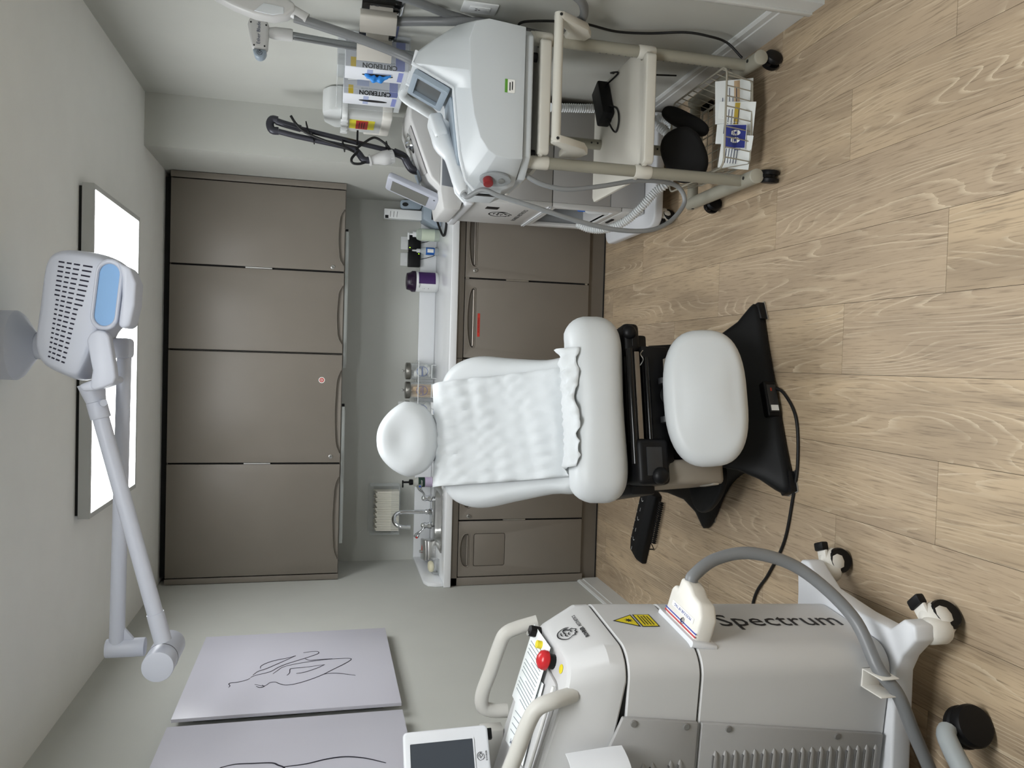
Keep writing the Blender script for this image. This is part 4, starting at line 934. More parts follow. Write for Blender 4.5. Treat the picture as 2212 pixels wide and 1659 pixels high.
MB().box(x0+.01, x0+.2, y0+.03, y1-.03, .255, .262).build('niche_floor', M_tw, tw, smooth=0)
MB().box(x0+.19, x0+.205, y0+.01, y1-.01, .24, .57).build('niche_back', mat('niche grey', (150, 153, 156), .5), tw, smooth=0)
MB().box(x0+.005, x0+.2, y0+.005, y0+.03, .24, .57).build('niche_cheek', mat('niche grey', (150, 153, 156), .5), tw, smooth=0)
MB().box(x0+.005, x0+.2, y1-.03, y1-.005, .24, .57).build('niche_cheek', mat('niche grey', (150, 153, 156), .5), tw, smooth=0)
for z in (.580, .590): MB().box(x0-.006, x0, y0, y1, z-.0025, z+.0025).build('trim_line', M_basew, tw, smooth=0)
dr = MB().box(x0-.002, x0+.02, y0, y1, .122, .232).build('lower_flap', M_tw, tw, bev=.003)
MB().box(x0-.008, x0-.002, -1.25, -1.16, .205, .222).build('flap_pull', M_black, dr, bev=.003)
lt = frame((x0-.0014, -1.16, .76), (0, -1, 0), (0, 0, 1)); up_ = [c for c in tw.children if c.name.startswith('upper_side_panel')][0]
lion(lt, .06, M_ink, up_); text('ROHRER AESTHETICS', .03, lt @ Matrix.Translation((0, -.095, 0)), M_ink, up_)
MB().box(x0-.003, x0, -1.32, -1.27, .80, .86).build('key_plate', M_black, up_, bev=.001)
at2 = decal(rrect(-.02, .02, -.02, .02, .003), frame((2.05, y0-.0006, .80), (1, 0, 0), (0, 0, 1)), mat('sticker white', (236, 236, 232), .5), [c for c in tw.children if c.name.startswith('near_panel')][2], 'asset_tag')
decal([(-.02, .01), (.02, .01), (.02, .02), (-.02, .02)], frame((2.05, y0-.0014, .80), (1, 0, 0), (0, 0, 1)), mat('green print', (90, 150, 50), .5), at2, 'green_bar')
# base plate and casters
MB().prism(rrect(1.905, 2.44, -1.535, -.885, .06), .075, .118).build('base_plate', M_basew, tw, bev=.01, seg=3, smooth=40)
for x, y, a in ((1.975, -1.475, 215), (2.36, -1.45, 250), (1.99, -.96, 150), (2.36, -.96, 100)): caster(x, y, a, tw, .75 if x > 2.1 else .8)
# top tray
MB().prism([(1.955, -1.44), (2.44, -1.44), (2.44, -.89), (1.955, -.89)], .942, .985).build('top_tray', M_basew, tw, bev=.012, seg=3, smooth=40)
# --- desktop laser on the tray
dt = thing('desktop_laser', 'white wedge-shaped desktop laser with metal dial on the tower top', 'laser machine', (2.18, -1.2, .986))
MB().prism([(1.935, 1.0), (1.935, 1.075), (2.02, 1.09), (2.36, 1.09), (2.36, .988), (1.98, .988)], 1.06, 1.40, frame((0, 0, 0), (1, 0, 0), (0, 0, 1))).build('lower_body', M_tw, dt, bev=.008, seg=2, smooth=40)
MB().prism([(2.03, 1.0), (2.04, 1.085), (2.34, 1.085), (2.34, 1.0)], 1.38, 1.405, frame((0, 0, 0), (1, 0, 0), (0, 0, 1))).build('dark_side', M_tdark, dt, bev=.002)
M45 = frame((0, 0, 0), (1, 0, 0), (0, 0, 1))
wd = MB().prism([(2.03, 1.085), (2.075, 1.135), (2.33, 1.235), (2.42, 1.235), (2.42, 1.085)], 1.02, 1.385, M45).build('upper_wedge', M_tw, dt, bev=.012, seg=3, smooth=40)
sl = frame((2.2, -1.2, 1.187), (0, -1, 0), (.255, 0, .1))
MB(sl).prism([(.02, -.09), (.155, -.11), (.165, .11), (.09, .11)], .0, .003).build('grey_inlay', mat('soft grey plate', (168, 167, 166), .45), wd, bev=.001)
dl = MB(sl @ Matrix.Translation((.05, .06, 0))).lathe([(.045, 0), (.047, .006), (.036, .008), (.03, .016), (.018, .018), (.016, .03), (.004, .031)], 30).build('dial', M_chrome, wd, smooth=40)
MB(sl).prism([(-.02, -.10), (-.14, -.10), (-.14, -.05), (-.02, -.05)], .0, .004).build('silver_label', M_bluegrey, wd, smooth=0)
strokes([[(.075-.012*i, -.075), (.07-.012*i, -.085), (.066-.012*i, -.074)] for i in range(4)], sl @ Matrix.Translation((.0, 0, .0005)), .0012, M_ink, wd, 'signature')
# laminated sheets propped behind
for i, (px, py, w, h, ang) in enumerate(((905, 335, .13, .09, -12), (930, 398, .12, .09, -35))):
    c = at(px, py, Y=-1.13)
    M = frame(c, (math.cos(math.radians(ang)), -.35, math.sin(math.radians(ang))), (.3, .5, .8))
    p = MB(M).box(-w/2, w/2, -h/2, h/2, 0, .002).build('laminated_card', mat('laminated sheet', (196, 200, 198), .2), smooth=0, label=('upper' if i == 0 else 'lower')+' laminated instruction card propped on the white desktop laser', cat='card', group='laminated cards on the desktop laser')
    strokes([[(-w*.4, h*.3-k*.016), (w*.35, h*.3-k*.016)] for k in range(5)], M @ Matrix.Translation((0, 0, .0022)), .0016, mat('grey print', (120, 132, 140), .7), p, 'print_lines', taper=False, sub=1)['kind'] = 'stuff'
# monitor of the desktop laser
mn = Vector((-.93, -.113, .36)); mx = Vector((.121, -.993, 0)); my = mn.cross(mx)
MC = frame(at(888, 420, Y=-1.22), mx, my)
mt_ = thing('tablet_monitor', 'tilted silver framed touch monitor on the white desktop laser', 'monitor', at(945, 440, Y=-1.22))
MB(MC).prism(rrect(-.085, .085, -.13, .125, .02), -.03, 0).build('housing', mat('lilac silver', (176, 179, 190), .35), mt_, bev=.008, seg=3, smooth=40)
MB(MC).box(-.062, .062, -.08, .098, 0, .0015).build('screen', mat('dim grey screen', (112, 112, 108), .25), mt_, smooth=0)
text('RA', .012, MC @ Matrix.Translation((.055, -.108, .001)), M_ink, mt_, name='logo')
MB().cyl(MC @ Vector((0, -.11, -.02)), MC @ Vector((.01, -.19, -.03)), .016).build('neck', M_basew, mt_, smooth=40)
MB(frame(MC @ Vector((.01, -.165, -.02)), mx, my)).prism(rrect(-.05, .05, -.03, .03, .012), -.03, .03).build('foot_bracket', M_basew, mt_, bev=.008, seg=2, smooth=40)
# --- articulated black arm
ar = thing('articulated_arm', 'folded dark grey articulated laser arm with white handpiece above the tower', 'laser arm', at(888, 352, Y=-1.15))
M_arm = mat('charcoal metal', (58, 58, 66), .35, .3)
Ya = -1.13
def ap(x, y, d=0): return at(x, y, Y=Ya+d)
MB().tube([ap(905, 370), ap(890, 366), ap(880, 352), ap(872, 338), ap(850, 328)], .019, 12, sub=4).build('base_joint', M_arm, ar, smooth=60)
MB().tube([ap(856, 329), ap(640, 276)], .0115, 12).build('upper_tube', M_arm, ar, smooth=60)
MB().tube([ap(650, 278), ap(615, 268), ap(597, 262)], .016, 12, sub=3).build('tube_sleeve', M_arm, ar, smooth=60)
MB().tube([ap(600, 260), ap(588, 258), ap(583, 268), ap(588, 281), ap(602, 283)], .018, 12, sub=4).build('knuckle', M_arm, ar, smooth=60)
MB().tube([ap(602, 284, -.03), ap(640, 294, -.03), ap(770, 322, -.03)], .0125, 12).build('lower_tube', M_arm, ar, smooth=60)
MB().tube([ap(766, 322, -.03), ap(776, 333, -.04), ap(786, 345, -.05), ap(802, 346, -.05)], .016, 12, sub=4).build('wrist_joint', M_arm, ar, smooth=60)
q0, q1 = ap(800, 346, -.05), ap(850, 338, -.05); dv = (q1-q0)
mh = dv.to_track_quat('Z', 'Y').to_matrix().to_4x4(); mh.translation = q0; Lh = dv.length
MB(mh).lathe([(.026, -.006), (.026, .002), (.02, .004), (.024, Lh*.3), (.033, Lh*.55), (.034, Lh*.8), (.03, Lh*.86), (.03, Lh), (.02, Lh+.004)], 24).build('handpiece', M_tw, ar, smooth=40)
for k in range(14): MB(mh).box(.0285, .0315, -.0025, .0025, Lh*.86, Lh, Matrix.Rotation(k*pi/7, 4, 'Z')).build('grip_rib', M_tw, ar, smooth=0)
MB().tube([ap(628, 250, -.05), ap(640, 268, -.05), ap(660, 286, -.05), ap(700, 303, -.06), ap(748, 320, -.07), ap(765, 328, -.06)], .006, 8, sub=6).build('cable', M_blackc, ar, smooth=60)
MB().tube([ap(774, 326, -.05), ap(760, 342, -.06), ap(762, 352, -.06), ap(776, 354, -.06), ap(790, 350, -.06)], .006, 8, sub=6).build('cable', M_blackc, ar, smooth=60)
MB().tube([ap(768, 322, -.05), ap(800, 300, -.05), ap(815, 299, -.05), ap(836, 314, -.05), ap(850, 330, -.03), ap(878, 340, -.03)], .0055, 8, sub=6).build('cable', M_blackc, ar, smooth=60)
for x, y in ((664, 276), (676, 298), (742, 315), (836, 318)):
    MB(frame(ap(x, y, -.02), (1, 0, .3), (0, 1, 0))).box(-.022, .022, -.03, .03, -.0025, .0025).build('cable_tie', M_black, ar, smooth=0)
tie = MB(frame(ap(772, 298, -.05), (0, 0, 1), (0, 1, 0))).box(-.004, .004, -.02, .02, -.03, .03).build('strap', M_black, ar, smooth=0)
# ribbed clear hoses
def ribbed(pts, r, name, label, seg=12, n=None, parent=None):
    P = spline(pts, 10); L = sum((P[i+1]-P[i]).length for i in range(len(P)-1)); n = int(L/.005); out = []; acc = 0; i = 0
    cum = [0]
    for k in range(len(P)-1): cum.append(cum[-1]+(P[k+1]-P[k]).length)
    for k in range(n+1):
        d_ = L*k/n
        while i < len(P)-2 and cum[i+1] < d_: i += 1
        t = (d_-cum[i])/max(1e-6, cum[i+1]-cum[i]); out.append(P[i].lerp(P[i+1], min(1, t)))
    return MB().tube(out, r, seg, rfun=lambda t: r*(1+.17*math.cos(t*n*pi))).build(name, M_clear, parent, smooth=60, label=label, cat='hose' if parent is None else None)
ribbed([at(918, 180, Y=-1.75), at(892, 184, Y=-1.7), at(873, 194, Y=-1.65), at(870, 206, Y=-1.6), at(885, 220, Y=-1.55), at(905, 232, Y=-1.5), at(930, 248, Y=-1.4)], .0165, 'ribbed_hose', 'clear ribbed hose looping up behind the silver laser screen')
ribbed([at(1248, 484, Y=-1.46), at(1275, 494, Y=-1.5), at(1310, 494, Y=-1.56), at(1350, 478, Y=-1.62), at(1385, 448, Y=-1.68), at(1415, 415, Y=-1.72), at(1440, 396, Y=-1.75), at(1470, 350, Y=-1.75)], .0175, 'ribbed_hose', 'long clear ribbed hose hanging beside the tower machine')
ribbed([at(1190, 232, Y=-1.7), at(1260, 234, Y=-1.7), at(1300, 236, Y=-1.7), at(1390, 255, Y=-1.72), at(1425, 275, Y=-1.78), at(1445, 290, Y=-1.8), at(1455, 275, Y=-1.75), at(1430, 255, Y=-1.72), at(1410, 262, Y=-1.7)], .0165, 'ribbed_hose', 'clear ribbed hose coiled on the floor behind the basket')
# things inside the niche
bb = MB().box(2.012, 2.03, -1.36, -1.28, .42, .52); bb.build('blue_packet', mat('blue packet', (40, 90, 180), .4), smooth=0, label='small blue packet in the side niche of the tower machine', cat='packet')
bt = thing('small_bottle', 'small clear bottle with blue cap in the tower machine niche', 'bottle', (2.0, -1.31, .262))
MB(Matrix.Translation((2.0, -1.31, .262))).lathe([(.018, 0), (.02, .01), (.02, .1), (.01, .12)], 18).build('body', M_clear, bt, smooth=40)
MB(Matrix.Translation((2.0, -1.31, .262))).lathe([(.012, .118), (.012, .15), (.008, .155)], 18).build('cap', mat('blue cap', (30, 100, 200), .4), bt, smooth=40)
# ================================================================== things on the right wall
M_acr = glassy('clear acrylic', (235, 240, 242), .05, .05)
rk = thing('glove_box_rack', 'clear acrylic glove box rack fixed to the right wall', 'rack', (2.42, -1.61, 1.285))
gx0, gx1 = 2.352, 2.484
for y in (-1.865, -1.625, -1.362): MB().box(gx0, gx1, y, y+.003, 1.285, 1.552).build('divider', M_acr, rk, smooth=0)
MB().box(gx0, gx1, -1.865, -1.359, 1.282, 1.285).build('bottom', M_acr, rk, smooth=0)
MB().box(gx0, gx0+.003, -1.865, -1.359, 1.285, 1.305).build('front_lip', M_acr, rk, smooth=0)
MB().box(gx1-.003, gx1, -1.865, -1.359, 1.285, 1.552).build('back', M_acr, rk, smooth=0)
MB().box(gx0, gx1, -1.865, -1.359, 1.552, 1.555).build('top', M_acr, rk, smooth=0)
def glove_box(ya, yb, label, glove):
    t = thing('glove_box', label, 'glove box', (2.42, (ya+yb)/2, 1.286), 'glove boxes in the acrylic rack')
    b = MB().box(2.362, 2.475, ya, yb, 1.286, 1.525).build('carton', mat('carton white', (226, 229, 235), .5), t, bev=.001)
    MB().box(2.364, 2.474, ya-.0006, ya, 1.288, 1.523).build('grey_face', mat('carton grey', (212, 215, 223), .5), b, smooth=0)
    for (z0_, z1_, m_) in ((1.30, 1.335, mat('carton violet', (134, 142, 196), .5)), (1.42, 1.47, mat('carton pale blue', (172, 182, 214), .5))):
        MB().box(2.364 if z0_ < 1.4 else 2.40, 2.474, ya-.0012, ya-.0006, z0_, z1_).build('print_patch', m_, b, smooth=0)
        MB().box(2.3612, 2.362, ya+.01, yb-.02, z0_+.0, z0_+.022).build('print_patch', m_, b, smooth=0)
    MB().box(2.364, 2.40, ya-.0013, ya-.0006, 1.485, 1.505).build('yellow_patch', mat('carton yellow', (220, 190, 60), .5), b, smooth=0)
    text('CRITERION', .026, frame((2.374, ya-.0015, 1.395), (0, 0, 1), (-1, 0, 0)), M_ink, b, bold=.0007)
    text('NITRILE EXAMINATION GLOVES', .008, frame((2.390, ya-.0015, 1.395), (0, 0, 1), (-1, 0, 0)), mat('grey print', (120, 132, 140), .7), b)
    ym = (ya+yb)/2
    sl_ = MB(frame((2.3614, ym, 1.40), (0, 0, 1), (0, 1, 0))).prism(ellipse(0, 0, .06, .013, 20), -.0005, .0008).build('slot', M_gap, b, smooth=0)
    if glove:
        mb = MB(); rnd = random.Random(5); pts = []
        for i in range(9):
            a = i/8; pts.append((2.358-.014*math.sin(pi*a), ym-.01+.012*a*math.sin(a*5), 1.45-.10*a))
        mb.tube(pts, .014, 10, sub=3, rfun=lambda t: .004+.013*math.sin(pi*min(1, t*1.1))*(.7+.3*math.sin(t*23)))
        mb.build('pulled_glove', mat('blue nitrile', (48, 140, 224), .45), b, smooth=60, label='bright blue glove hanging out of the slot')
glove_box(-1.83, -1.70, 'white and violet glove box in the rack with blue glove sticking out', True)
glove_box(-1.52, -1.39, 'white and violet glove box in the rack nearest the sharps bin', False)
sw = mat('white swab', (220, 222, 222), .5)
for i, w in enumerate(('nearest the blue glove', 'second from the blue glove', 'in the middle of the bunch', 'second from the dividing wall', 'leaning on the dividing wall')):
    MB().cyl((2.40+.012*i, -1.66+.012*i, 1.287), (2.385+.013*i, -1.63+.018*i, 1.51), .0035, seg=8).build('swab_stick', sw, smooth=60, label=f'thin white swab stick in the glove rack, {w}', cat='swab', group='swab sticks in the glove rack')
# sharps bin
sb = thing('sharps_bin', 'translucent sharps bin with red and yellow label on the wall', 'sharps bin', (2.42, -1.12, 1.3))
M_trl = glassy('milky plastic', (225, 227, 226), .55, .25); M_white = mat('white plastic', (226, 228, 228), .35)
rs = [[(p[0], p[1], z) for p in rrect(2.352-k, 2.482, -1.26-k, -.99+k, .02)] for z, k in ((1.335, 0), (1.50, .0))]
MB().rings(rs).build('body', M_trl, sb, smooth=40)
MB().prism(rrect(2.345, 2.484, -1.265, -.985, .02), 1.30, 1.345).build('base_cradle', M_cream, sb, bev=.008, seg=2, smooth=40)
MB().box(2.350, 2.40, -1.005, -.98, 1.30, 1.42).build('cradle_arm', M_cream, sb, bev=.006)
MB().prism(rrect(2.340, 2.484, -1.275, -.975, .025), 1.50, 1.525).build('lid_rim', M_white, sb, bev=.004)
MB(frame((0, 0, 0), (0, 1, 0), (0, 0, 1))).prism([(-1.27, 1.525), (-.98, 1.525), (-.98, 1.56), (-1.05, 1.605), (-1.20, 1.612), (-1.25, 1.58)], 2.37, 2.48).build('lid_hood', glassy('frosted lid', (235, 238, 238), .6, .3), sb, bev=.01, seg=2, smooth=40)
for i in range(4): MB().box(2.336, 2.345, -1.22+.06*i, -1.19+.06*i, 1.497, 1.53).build('lid_clip', M_white, sb, bev=.002)
lb_ = MB().box(2.349, 2.3515, -1.20, -1.07, 1.375, 1.49).build('label', mat('label yellow', (232, 220, 50), .5), sb, smooth=0, label='yellow and red warning label')
MB().box(2.3482, 2.349, -1.20, -1.07, 1.405, 1.46).build('red_field', mat('label red', (190, 40, 32), .5), lb_, smooth=0)
lbm = frame((2.3478, -1.135, 1.432), (0, -1, 0), (0, 0, 1))
strokes([[(-.05, .012-.011*i), (.045, .012-.011*i)] for i in range(3)], lbm, .0016, M_ink, lb_, 'print_lines', taper=False, sub=1)['kind'] = 'stuff'
# outlet on the wall, small wall plate lower down
ot = thing('wall_outlet', 'white double wall outlet near the grey hoses on right wall', 'outlet', (2.48, -2.19, 1.02))
oc = at(1036, 18, X=2.48)
MB().box(2.4775, 2.4845, oc.y-.04, oc.y+.04, oc.z-.062, oc.z+.062).build('plate', M_white, ot, bev=.003)
MB().box(2.474, 2.4775, oc.y-.018, oc.y+.018, oc.z-.036, oc.z+.036).build('socket', M_white, ot, bev=.001)
for dy, dz in ((-.006, .012), (.006, .012), (0, .002)): MB().box(2.4732, 2.474, oc.y+dy-.0015, oc.y+dy+.0015, oc.z+dz-.004, oc.z+dz+.004).build('pin_slot', M_gap, ot, smooth=0)
# --- handpiece rack on the wall: black plates and beige holsters
hr = thing('handpiece_rack', 'black wall plates with beige holsters holding grey hoses', 'holder', (2.46, -2.08, 1.35))
p1 = at(797, 0, X=2.478); p2 = at(858, 33, X=2.478); p3 = at(792, 62, X=2.478); p4 = at(845, 90, X=2.478)
for a, b in ((p1, p2), (p3, p4)):
    o = MB().box(2.470, 2.4845, min(a.y, b.y)-.02, max(a.y, b.y), 1.345, 1.478).build('black_plate', M_gloss, hr, bev=.002)
    MB().box(2.455, 2.470, max(a.y, b.y)-.05, max(a.y, b.y)-.02, 1.350, 1.372).build('steel_hook', M_chrome, o, bev=.003)
    lion(frame((2.4696, (a.y+b.y)/2-.01, 1.425), (0, -1, 0), (0, 0, 1)), .026, mat('grey emboss', (70, 72, 76), .4), o)
MB().box(2.4775, 2.4845, p1.y-.06, p4.y+.05, 1.335, 1.35).build('mounting_rail', M_chrome, hr, bev=.002)
M_hol = mat('beige holster', (196, 192, 184), .4)
for (xa, ya, xb, yb, xx, yy) in ((782, 31, 852, 66, 2.42, 0), (772, 96, 845, 123, 2.372, 0)):
    c = at((xa+xb)/2, (ya+yb)/2, X=xx)
    M = frame(c, (.6, -.8, 0), (0, 0, 1))
    mb = MB(M @ Matrix.Rotation(-pi/2, 4, 'X')); holed(mb, rrect(-.034, .034, -.022, .022, .007), [rrect(-.029, .029, -.017, .017, .005)], -.062, .062)
    h = mb.build('holster', M_hol, hr, bev=.001, smooth=40)
    MB(M).box(-.022, .022, -.02, .02, -.07, -.055).build('holster_clip', M_clear, h, bev=.003) if False else None
    MB().box(c.x, 2.478, c.y-.012, c.y+.012, c.z-.05, c.z+.03).build('holster_bracket', M_hol, h, bev=.003)
M_hose = mat('grey ribbed hose', (120, 122, 124), .38); M_hose2 = mat('pewter tube', (150, 154, 156), .25, .6)
def hose(pts, r, label, m=None, name='grey_hose'):
    MB().tube(pts, r, 14, sub=8).build(name, m or M_hose, smooth=60, label=label, cat='hose', group='grey hoses on the right wall')
hose([at(856, 47, X=2.44), at(900, 46, X=2.44), at(960, 46, X=2.44), at(1010, 47, X=2.445), at(1060, 52, X=2.45), Vector((2.452, -2.1, .8))], .0155, 'straight grey hose dropping from the beige holster to behind the laser')
hose([at(850, -12, X=2.45), at(900, 4, X=2.455), at(960, 28, X=2.46), at(1005, 42, X=2.465), Vector((2.462, -2.06, .95))], .0145, 'slanting grey hose beside the wall outlet')
hose([at(1235, -15, X=2.40), at(1255, 2, X=2.40), at(1262, 20, X=2.41), at(1258, 40, X=2.42), at(1240, 50, X=2.43), at(1215, 60, X=2.45)], .0145, 'curved grey hose bending near the cart handle')
# --- slim handpiece with lettering on its pole
eb = thing('blade_handpiece', 'white hammer-shaped handpiece lettered Ether Blade on a chrome pole', 'handpiece', (2.425, -1.9, 1.2))
EM = frame((2.41, -1.9, 1.835), (1, 0, 0), (0, 0, 1))
MB(EM).prism([(-.055, -.033), (.03, -.038), (.055, -.028), (.062, 0), (.055, .030), (.03, .036), (-.055, .020)], -.026, .026).build('head', M_tw, eb, bev=.012, seg=3, smooth=50)
MB(EM).prism([(-.055, -.032), (-.055, .019), (-.082, .009), (-.088, -.008), (-.078, -.024)], -.024, .024).build('tip', M_bluegrey, eb, bev=.008, seg=2, smooth=50)
hd_ = [c for c in eb.children if c.name.startswith('head')][0]
text('Ether Blade', .017, EM @ Matrix.Translation((0, -.003, .0268)), mat('navy print', (50, 60, 90), .7), hd_)
lion(EM @ Matrix.Translation((-.068, -.008, .0245)), .010, M_ink, [c for c in eb.children if c.name.startswith('tip')][0])
for x, z in ((-.045, .012), (.035, .024), (-.045, -.024), (.03, -.028)): MB(EM).cyl((x, z, .025), (x, z, .0272), .003, seg=10).build('screw', M_gap, hd_, smooth=0)
MB().lathe([(.02, 1.715), (.022, 1.72), (.022, 1.775), (.018, 1.795), (.012, 1.80)], 20, Matrix.Translation((2.425, -1.9, 0))).build('neck', M_tw, eb, smooth=40)
MB().tube([(2.425, -1.9, 1.72), (2.418, -1.9, 1.6), (2.41, -1.9, 1.4), (2.405, -1.9, 1.25), (2.41, -1.88, 1.05)], .0135, 14, sub=5).build('pole', M_hose2, eb, smooth=60)
MB().tube([(2.408, -1.915, 1.71), (2.40, -1.92, 1.6), (2.395, -1.92, 1.5), (2.40, -1.915, 1.4)], .005, 8, sub=5).build('side_wire', M_hose, eb, smooth=60)
# --- long white applicator above it
la = thing('applicator_handpiece', 'long white wedge-shaped applicator handpiece at the very top of right wall', 'handpiece', (2.43, -2.1, 1.7))
LM = frame((0, -2.1, 0), (1, 0, 0), (0, 0, 1))
lb2 = MB(LM).prism([(2.452, 1.985), (2.436, 1.955), (2.412, 1.90), (2.392, 1.83), (2.388, 1.77), (2.40, 1.725), (2.42, 1.70), (2.445, 1.70), (2.47, 1.75), (2.478, 1.85), (2.478, 1.98)], -.03, .03).build('body', M_tw, la, bev=.010, seg=3, smooth=50)
MB(LM).prism([(2.40, 1.83), (2.394, 1.77), (2.404, 1.735), (2.424, 1.735), (2.43, 1.80)], .028, .034).build('side_inlay', M_silver2, lb2, bev=.002)
lion(LM @ Matrix.Translation((2.44, 1.90, .0305)), .013, M_ink, lb2)
MB().tube([(2.43, -2.1, 1.715), (2.405, -2.1, 1.66)], .021, 14).build('strain_relief', M_tw, la, smooth=60)
MB().tube([at(636, 38, Y=-2.1), at(700, 58, Y=-2.1), at(780, 85, Y=-2.1), at(850, 112, Y=-2.1), at(905, 138, Y=-2.1), at(960, 170, Y=-2.0)], .0165, 14, sub=6).build('hose', M_hose, la, smooth=60)
MB().tube([at(585, -10, Y=-2.12), at(605, 10, Y=-2.12), at(622, 28, Y=-2.12)], .003, 8, sub=4).build('lanyard', M_white, la, smooth=60)
# ================================================================== ceiling-hung lamp
M_lw = mat('lamp white', (198, 202, 214), .4, var=.008); M_lgap = mat('vent dark', (22, 20, 44), .7)
lp = thing('examination_lamp', 'white ceiling-mounted swing-arm lamp with slotted head and blue grip', 'lamp', (1.262, -2.55, 2.43))
LY = -2.56
MB().lathe([(.085, 0), (.092, -.012), (.093, -.055), (.085, -.066), (.040, -.098), (.036, -.102)], 36, Matrix.Translation((1.262, LY, H))).build('ceiling_rose', M_lw, lp, smooth=35)
MB().lathe([(.034, 0), (.036, -.006), (.036, -.022), (.030, -.028)], 30, Matrix.Translation((1.262, LY, H-.102))).build('collar', M_lw, lp, smooth=35)
MB().cyl((1.262, LY, 2.31), (1.262, LY, 2.12), .019).build('drop_stem', M_lw, lp, smooth=40)
MB().box(1.235, 1.29, LY-.03, LY+.03, 2.092, 2.142).build('pivot_block', M_lw, lp, bev=.01, seg=2)
a1 = at(252, 1400, Y=-2.52)
MB().cyl((1.25, LY, 2.112), a1, .0185, .0205, seg=20).build('horizontal_arm', M_lw, lp, smooth=40)
MB().cyl((a1.x, a1.y, a1.z+.028), (a1.x, a1.y, a1.z-.075), .026, seg=24).build('elbow_post', M_lw, lp, smooth=40, bev=.003)
MB(frame((a1.x+.022, a1.y, a1.z-.018), (1, 0, 0), (0, 0, 1))).prism([(0, -.03), (.05, .01), (.03, .018), (0, .02)], -.008, .008).build('gusset', M_lw, lp, bev=.003)
jc = at(356, 1412, Y=-2.58)
MB().cyl((jc.x, -2.50, jc.z), (jc.x, -2.68, jc.z), .041, seg=32).build('elbow_joint', M_lw, lp, bev=.004, smooth=40)
MB().cyl((jc.x, -2.615, jc.z), (jc.x, -2.618, jc.z), .0417, seg=32).build('joint_seam', mat('grey seam', (110, 112, 120), .5), lp, smooth=40)
a2 = at(352, 1385, Y=-2.645); a3 = at(208, 868, Y=-2.645)
MB().cyl(a2, a2.lerp(a3, .12), .0225, seg=20).build('arm_socket', M_lw, lp, smooth=40)
MB().cyl(a2.lerp(a3, .1), a3, .0205, seg=20).build('spring_arm', M_lw, lp, smooth=40)
dv = (a3-a2).normalized()
MB().cyl(a3-dv*.045, a3, .025, seg=24).build('swivel_collar', M_lw, lp, smooth=40, bev=.002)
MB().cyl(a3+Vector((0, -.024, -.02)), a3+Vector((0, -.04, -.028)), .009, seg=14).build('lock_screw', M_lw, lp, smooth=40)
MB().cyl(a3, a3+dv*.05, .024, .034, seg=24).build('yoke_stem', M_lw, lp, smooth=40)
# head: rounded housing facing the room, its back with the vent slots towards the camera
FYh = -2.71                                             # plane of the vented face
HMx = frame((0, FYh+.10, 0), (1, 0, 0), (0, 0, 1))
def hp_(x, y, Y=FYh): q = at(x, y, Y=Y); return (q.x, q.z)
ho_ = [(p.x, p.y) for p in spline([Vector((*hp_(*q, FYh+.09), 0)) for q in ((150, 543), (195, 545), (240, 555), (272, 575), (285, 610), (280, 660), (266, 695), (245, 720), (225, 760), (205, 800), (186, 822), (150, 812), (112, 792), (96, 765), (93, 730), (100, 660), (112, 590), (125, 556))], 4, True)]
hd2 = cushion(ho_, .20, .024, HMx, 'head', M_lw, lp, crown=.0)
RT, RB, LT, LB = (127, 565), (200, 577), (101, 768), (145, 786)
for i in range(21):
    t = i/20
    for j, (a, b) in enumerate(((0, .17), (.24, .38), (.45, .63), (.72, 1.0))):
        if j == 3 and t > .42: b = .88
        if j == 0 and t > .36: a = .07
        def pt(k):
            x = (RT[0]*(1-k)+RB[0]*k)*(1-t)+(LT[0]*(1-k)+LB[0]*k)*t; y = (RT[1]*(1-k)+RB[1]*k)*(1-t)+(LT[1]*(1-k)+LB[1]*k)*t
            return Vector((*hp_(x, y), 0))
        p0, p1 = pt(a), pt(b); dd_ = (p1-p0); nn = Vector((-dd_.y, dd_.x, 0)).normalized()*.0019
        MB(HMx).prism([(p0-nn)[:2], (p1-nn)[:2], (p1+nn)[:2], (p0+nn)[:2]], .098, .1012).build('vent_slot', M_lgap, hd2, smooth=0)
def pill(A, B, r, n=10):
    A, B = Vector((*A, 0)), Vector((*B, 0)); d_ = (B-A).normalized(); nrm = Vector((-d_.y, d_.x, 0)); out = []
    for k in range(n+1): a = pi*k/n; out.append(hp_(*(B+nrm*r*math.cos(a)+d_*r*math.sin(a))[:2], FYh-.004))
    for k in range(n+1): a = pi*k/n; out.append(hp_(*(A-nrm*r*math.cos(a)-d_*r*math.sin(a))[:2], FYh-.004))
    return out
bl = pill((237, 592), (226, 682), 22)
mb = MB(HMx); holed(mb, pill((238, 590), (226, 684), 31), [bl], .085, .112); mb.build('grip_loop', M_lw, hd2, bev=.006, seg=3, smooth=50)
MB(HMx).prism(bl, .09, .104).build('blue_grip', mat('sky blue plastic', (112, 160, 208), .4), hd2, smooth=30)
rim = [hp_(*q, FYh-.01) for q in ((256, 566), (284, 580), (297, 612), (294, 660), (284, 704), (270, 711), (258, 704), (266, 640), (266, 600))]
MB(HMx).prism(rim, .04, .125).build('lower_rim', M_lw, hd2, bev=.010, seg=3, smooth=50)
# yoke fork on both sides of the head
yk = [hp_(*q, FYh-.02) for q in ((190, 735), (199, 719), (214, 713), (230, 716), (239, 727), (250, 790), (253, 815), (248, 828), (224, 838), (206, 843), (197, 836), (203, 800))]
MB(HMx).prism(yk, .098, .135).build('yoke', M_lw, lp, bev=.012, seg=3, smooth=50)
yb_ = [hp_(*q, FYh-.02) for q in ((196, 822), (246, 812), (252, 826), (224, 838), (206, 844), (180, 846), (170, 832))]
MB(HMx).prism(yb_, .03, .13).build('yoke_bridge', M_lw, lp, bev=.010, seg=3, smooth=50)

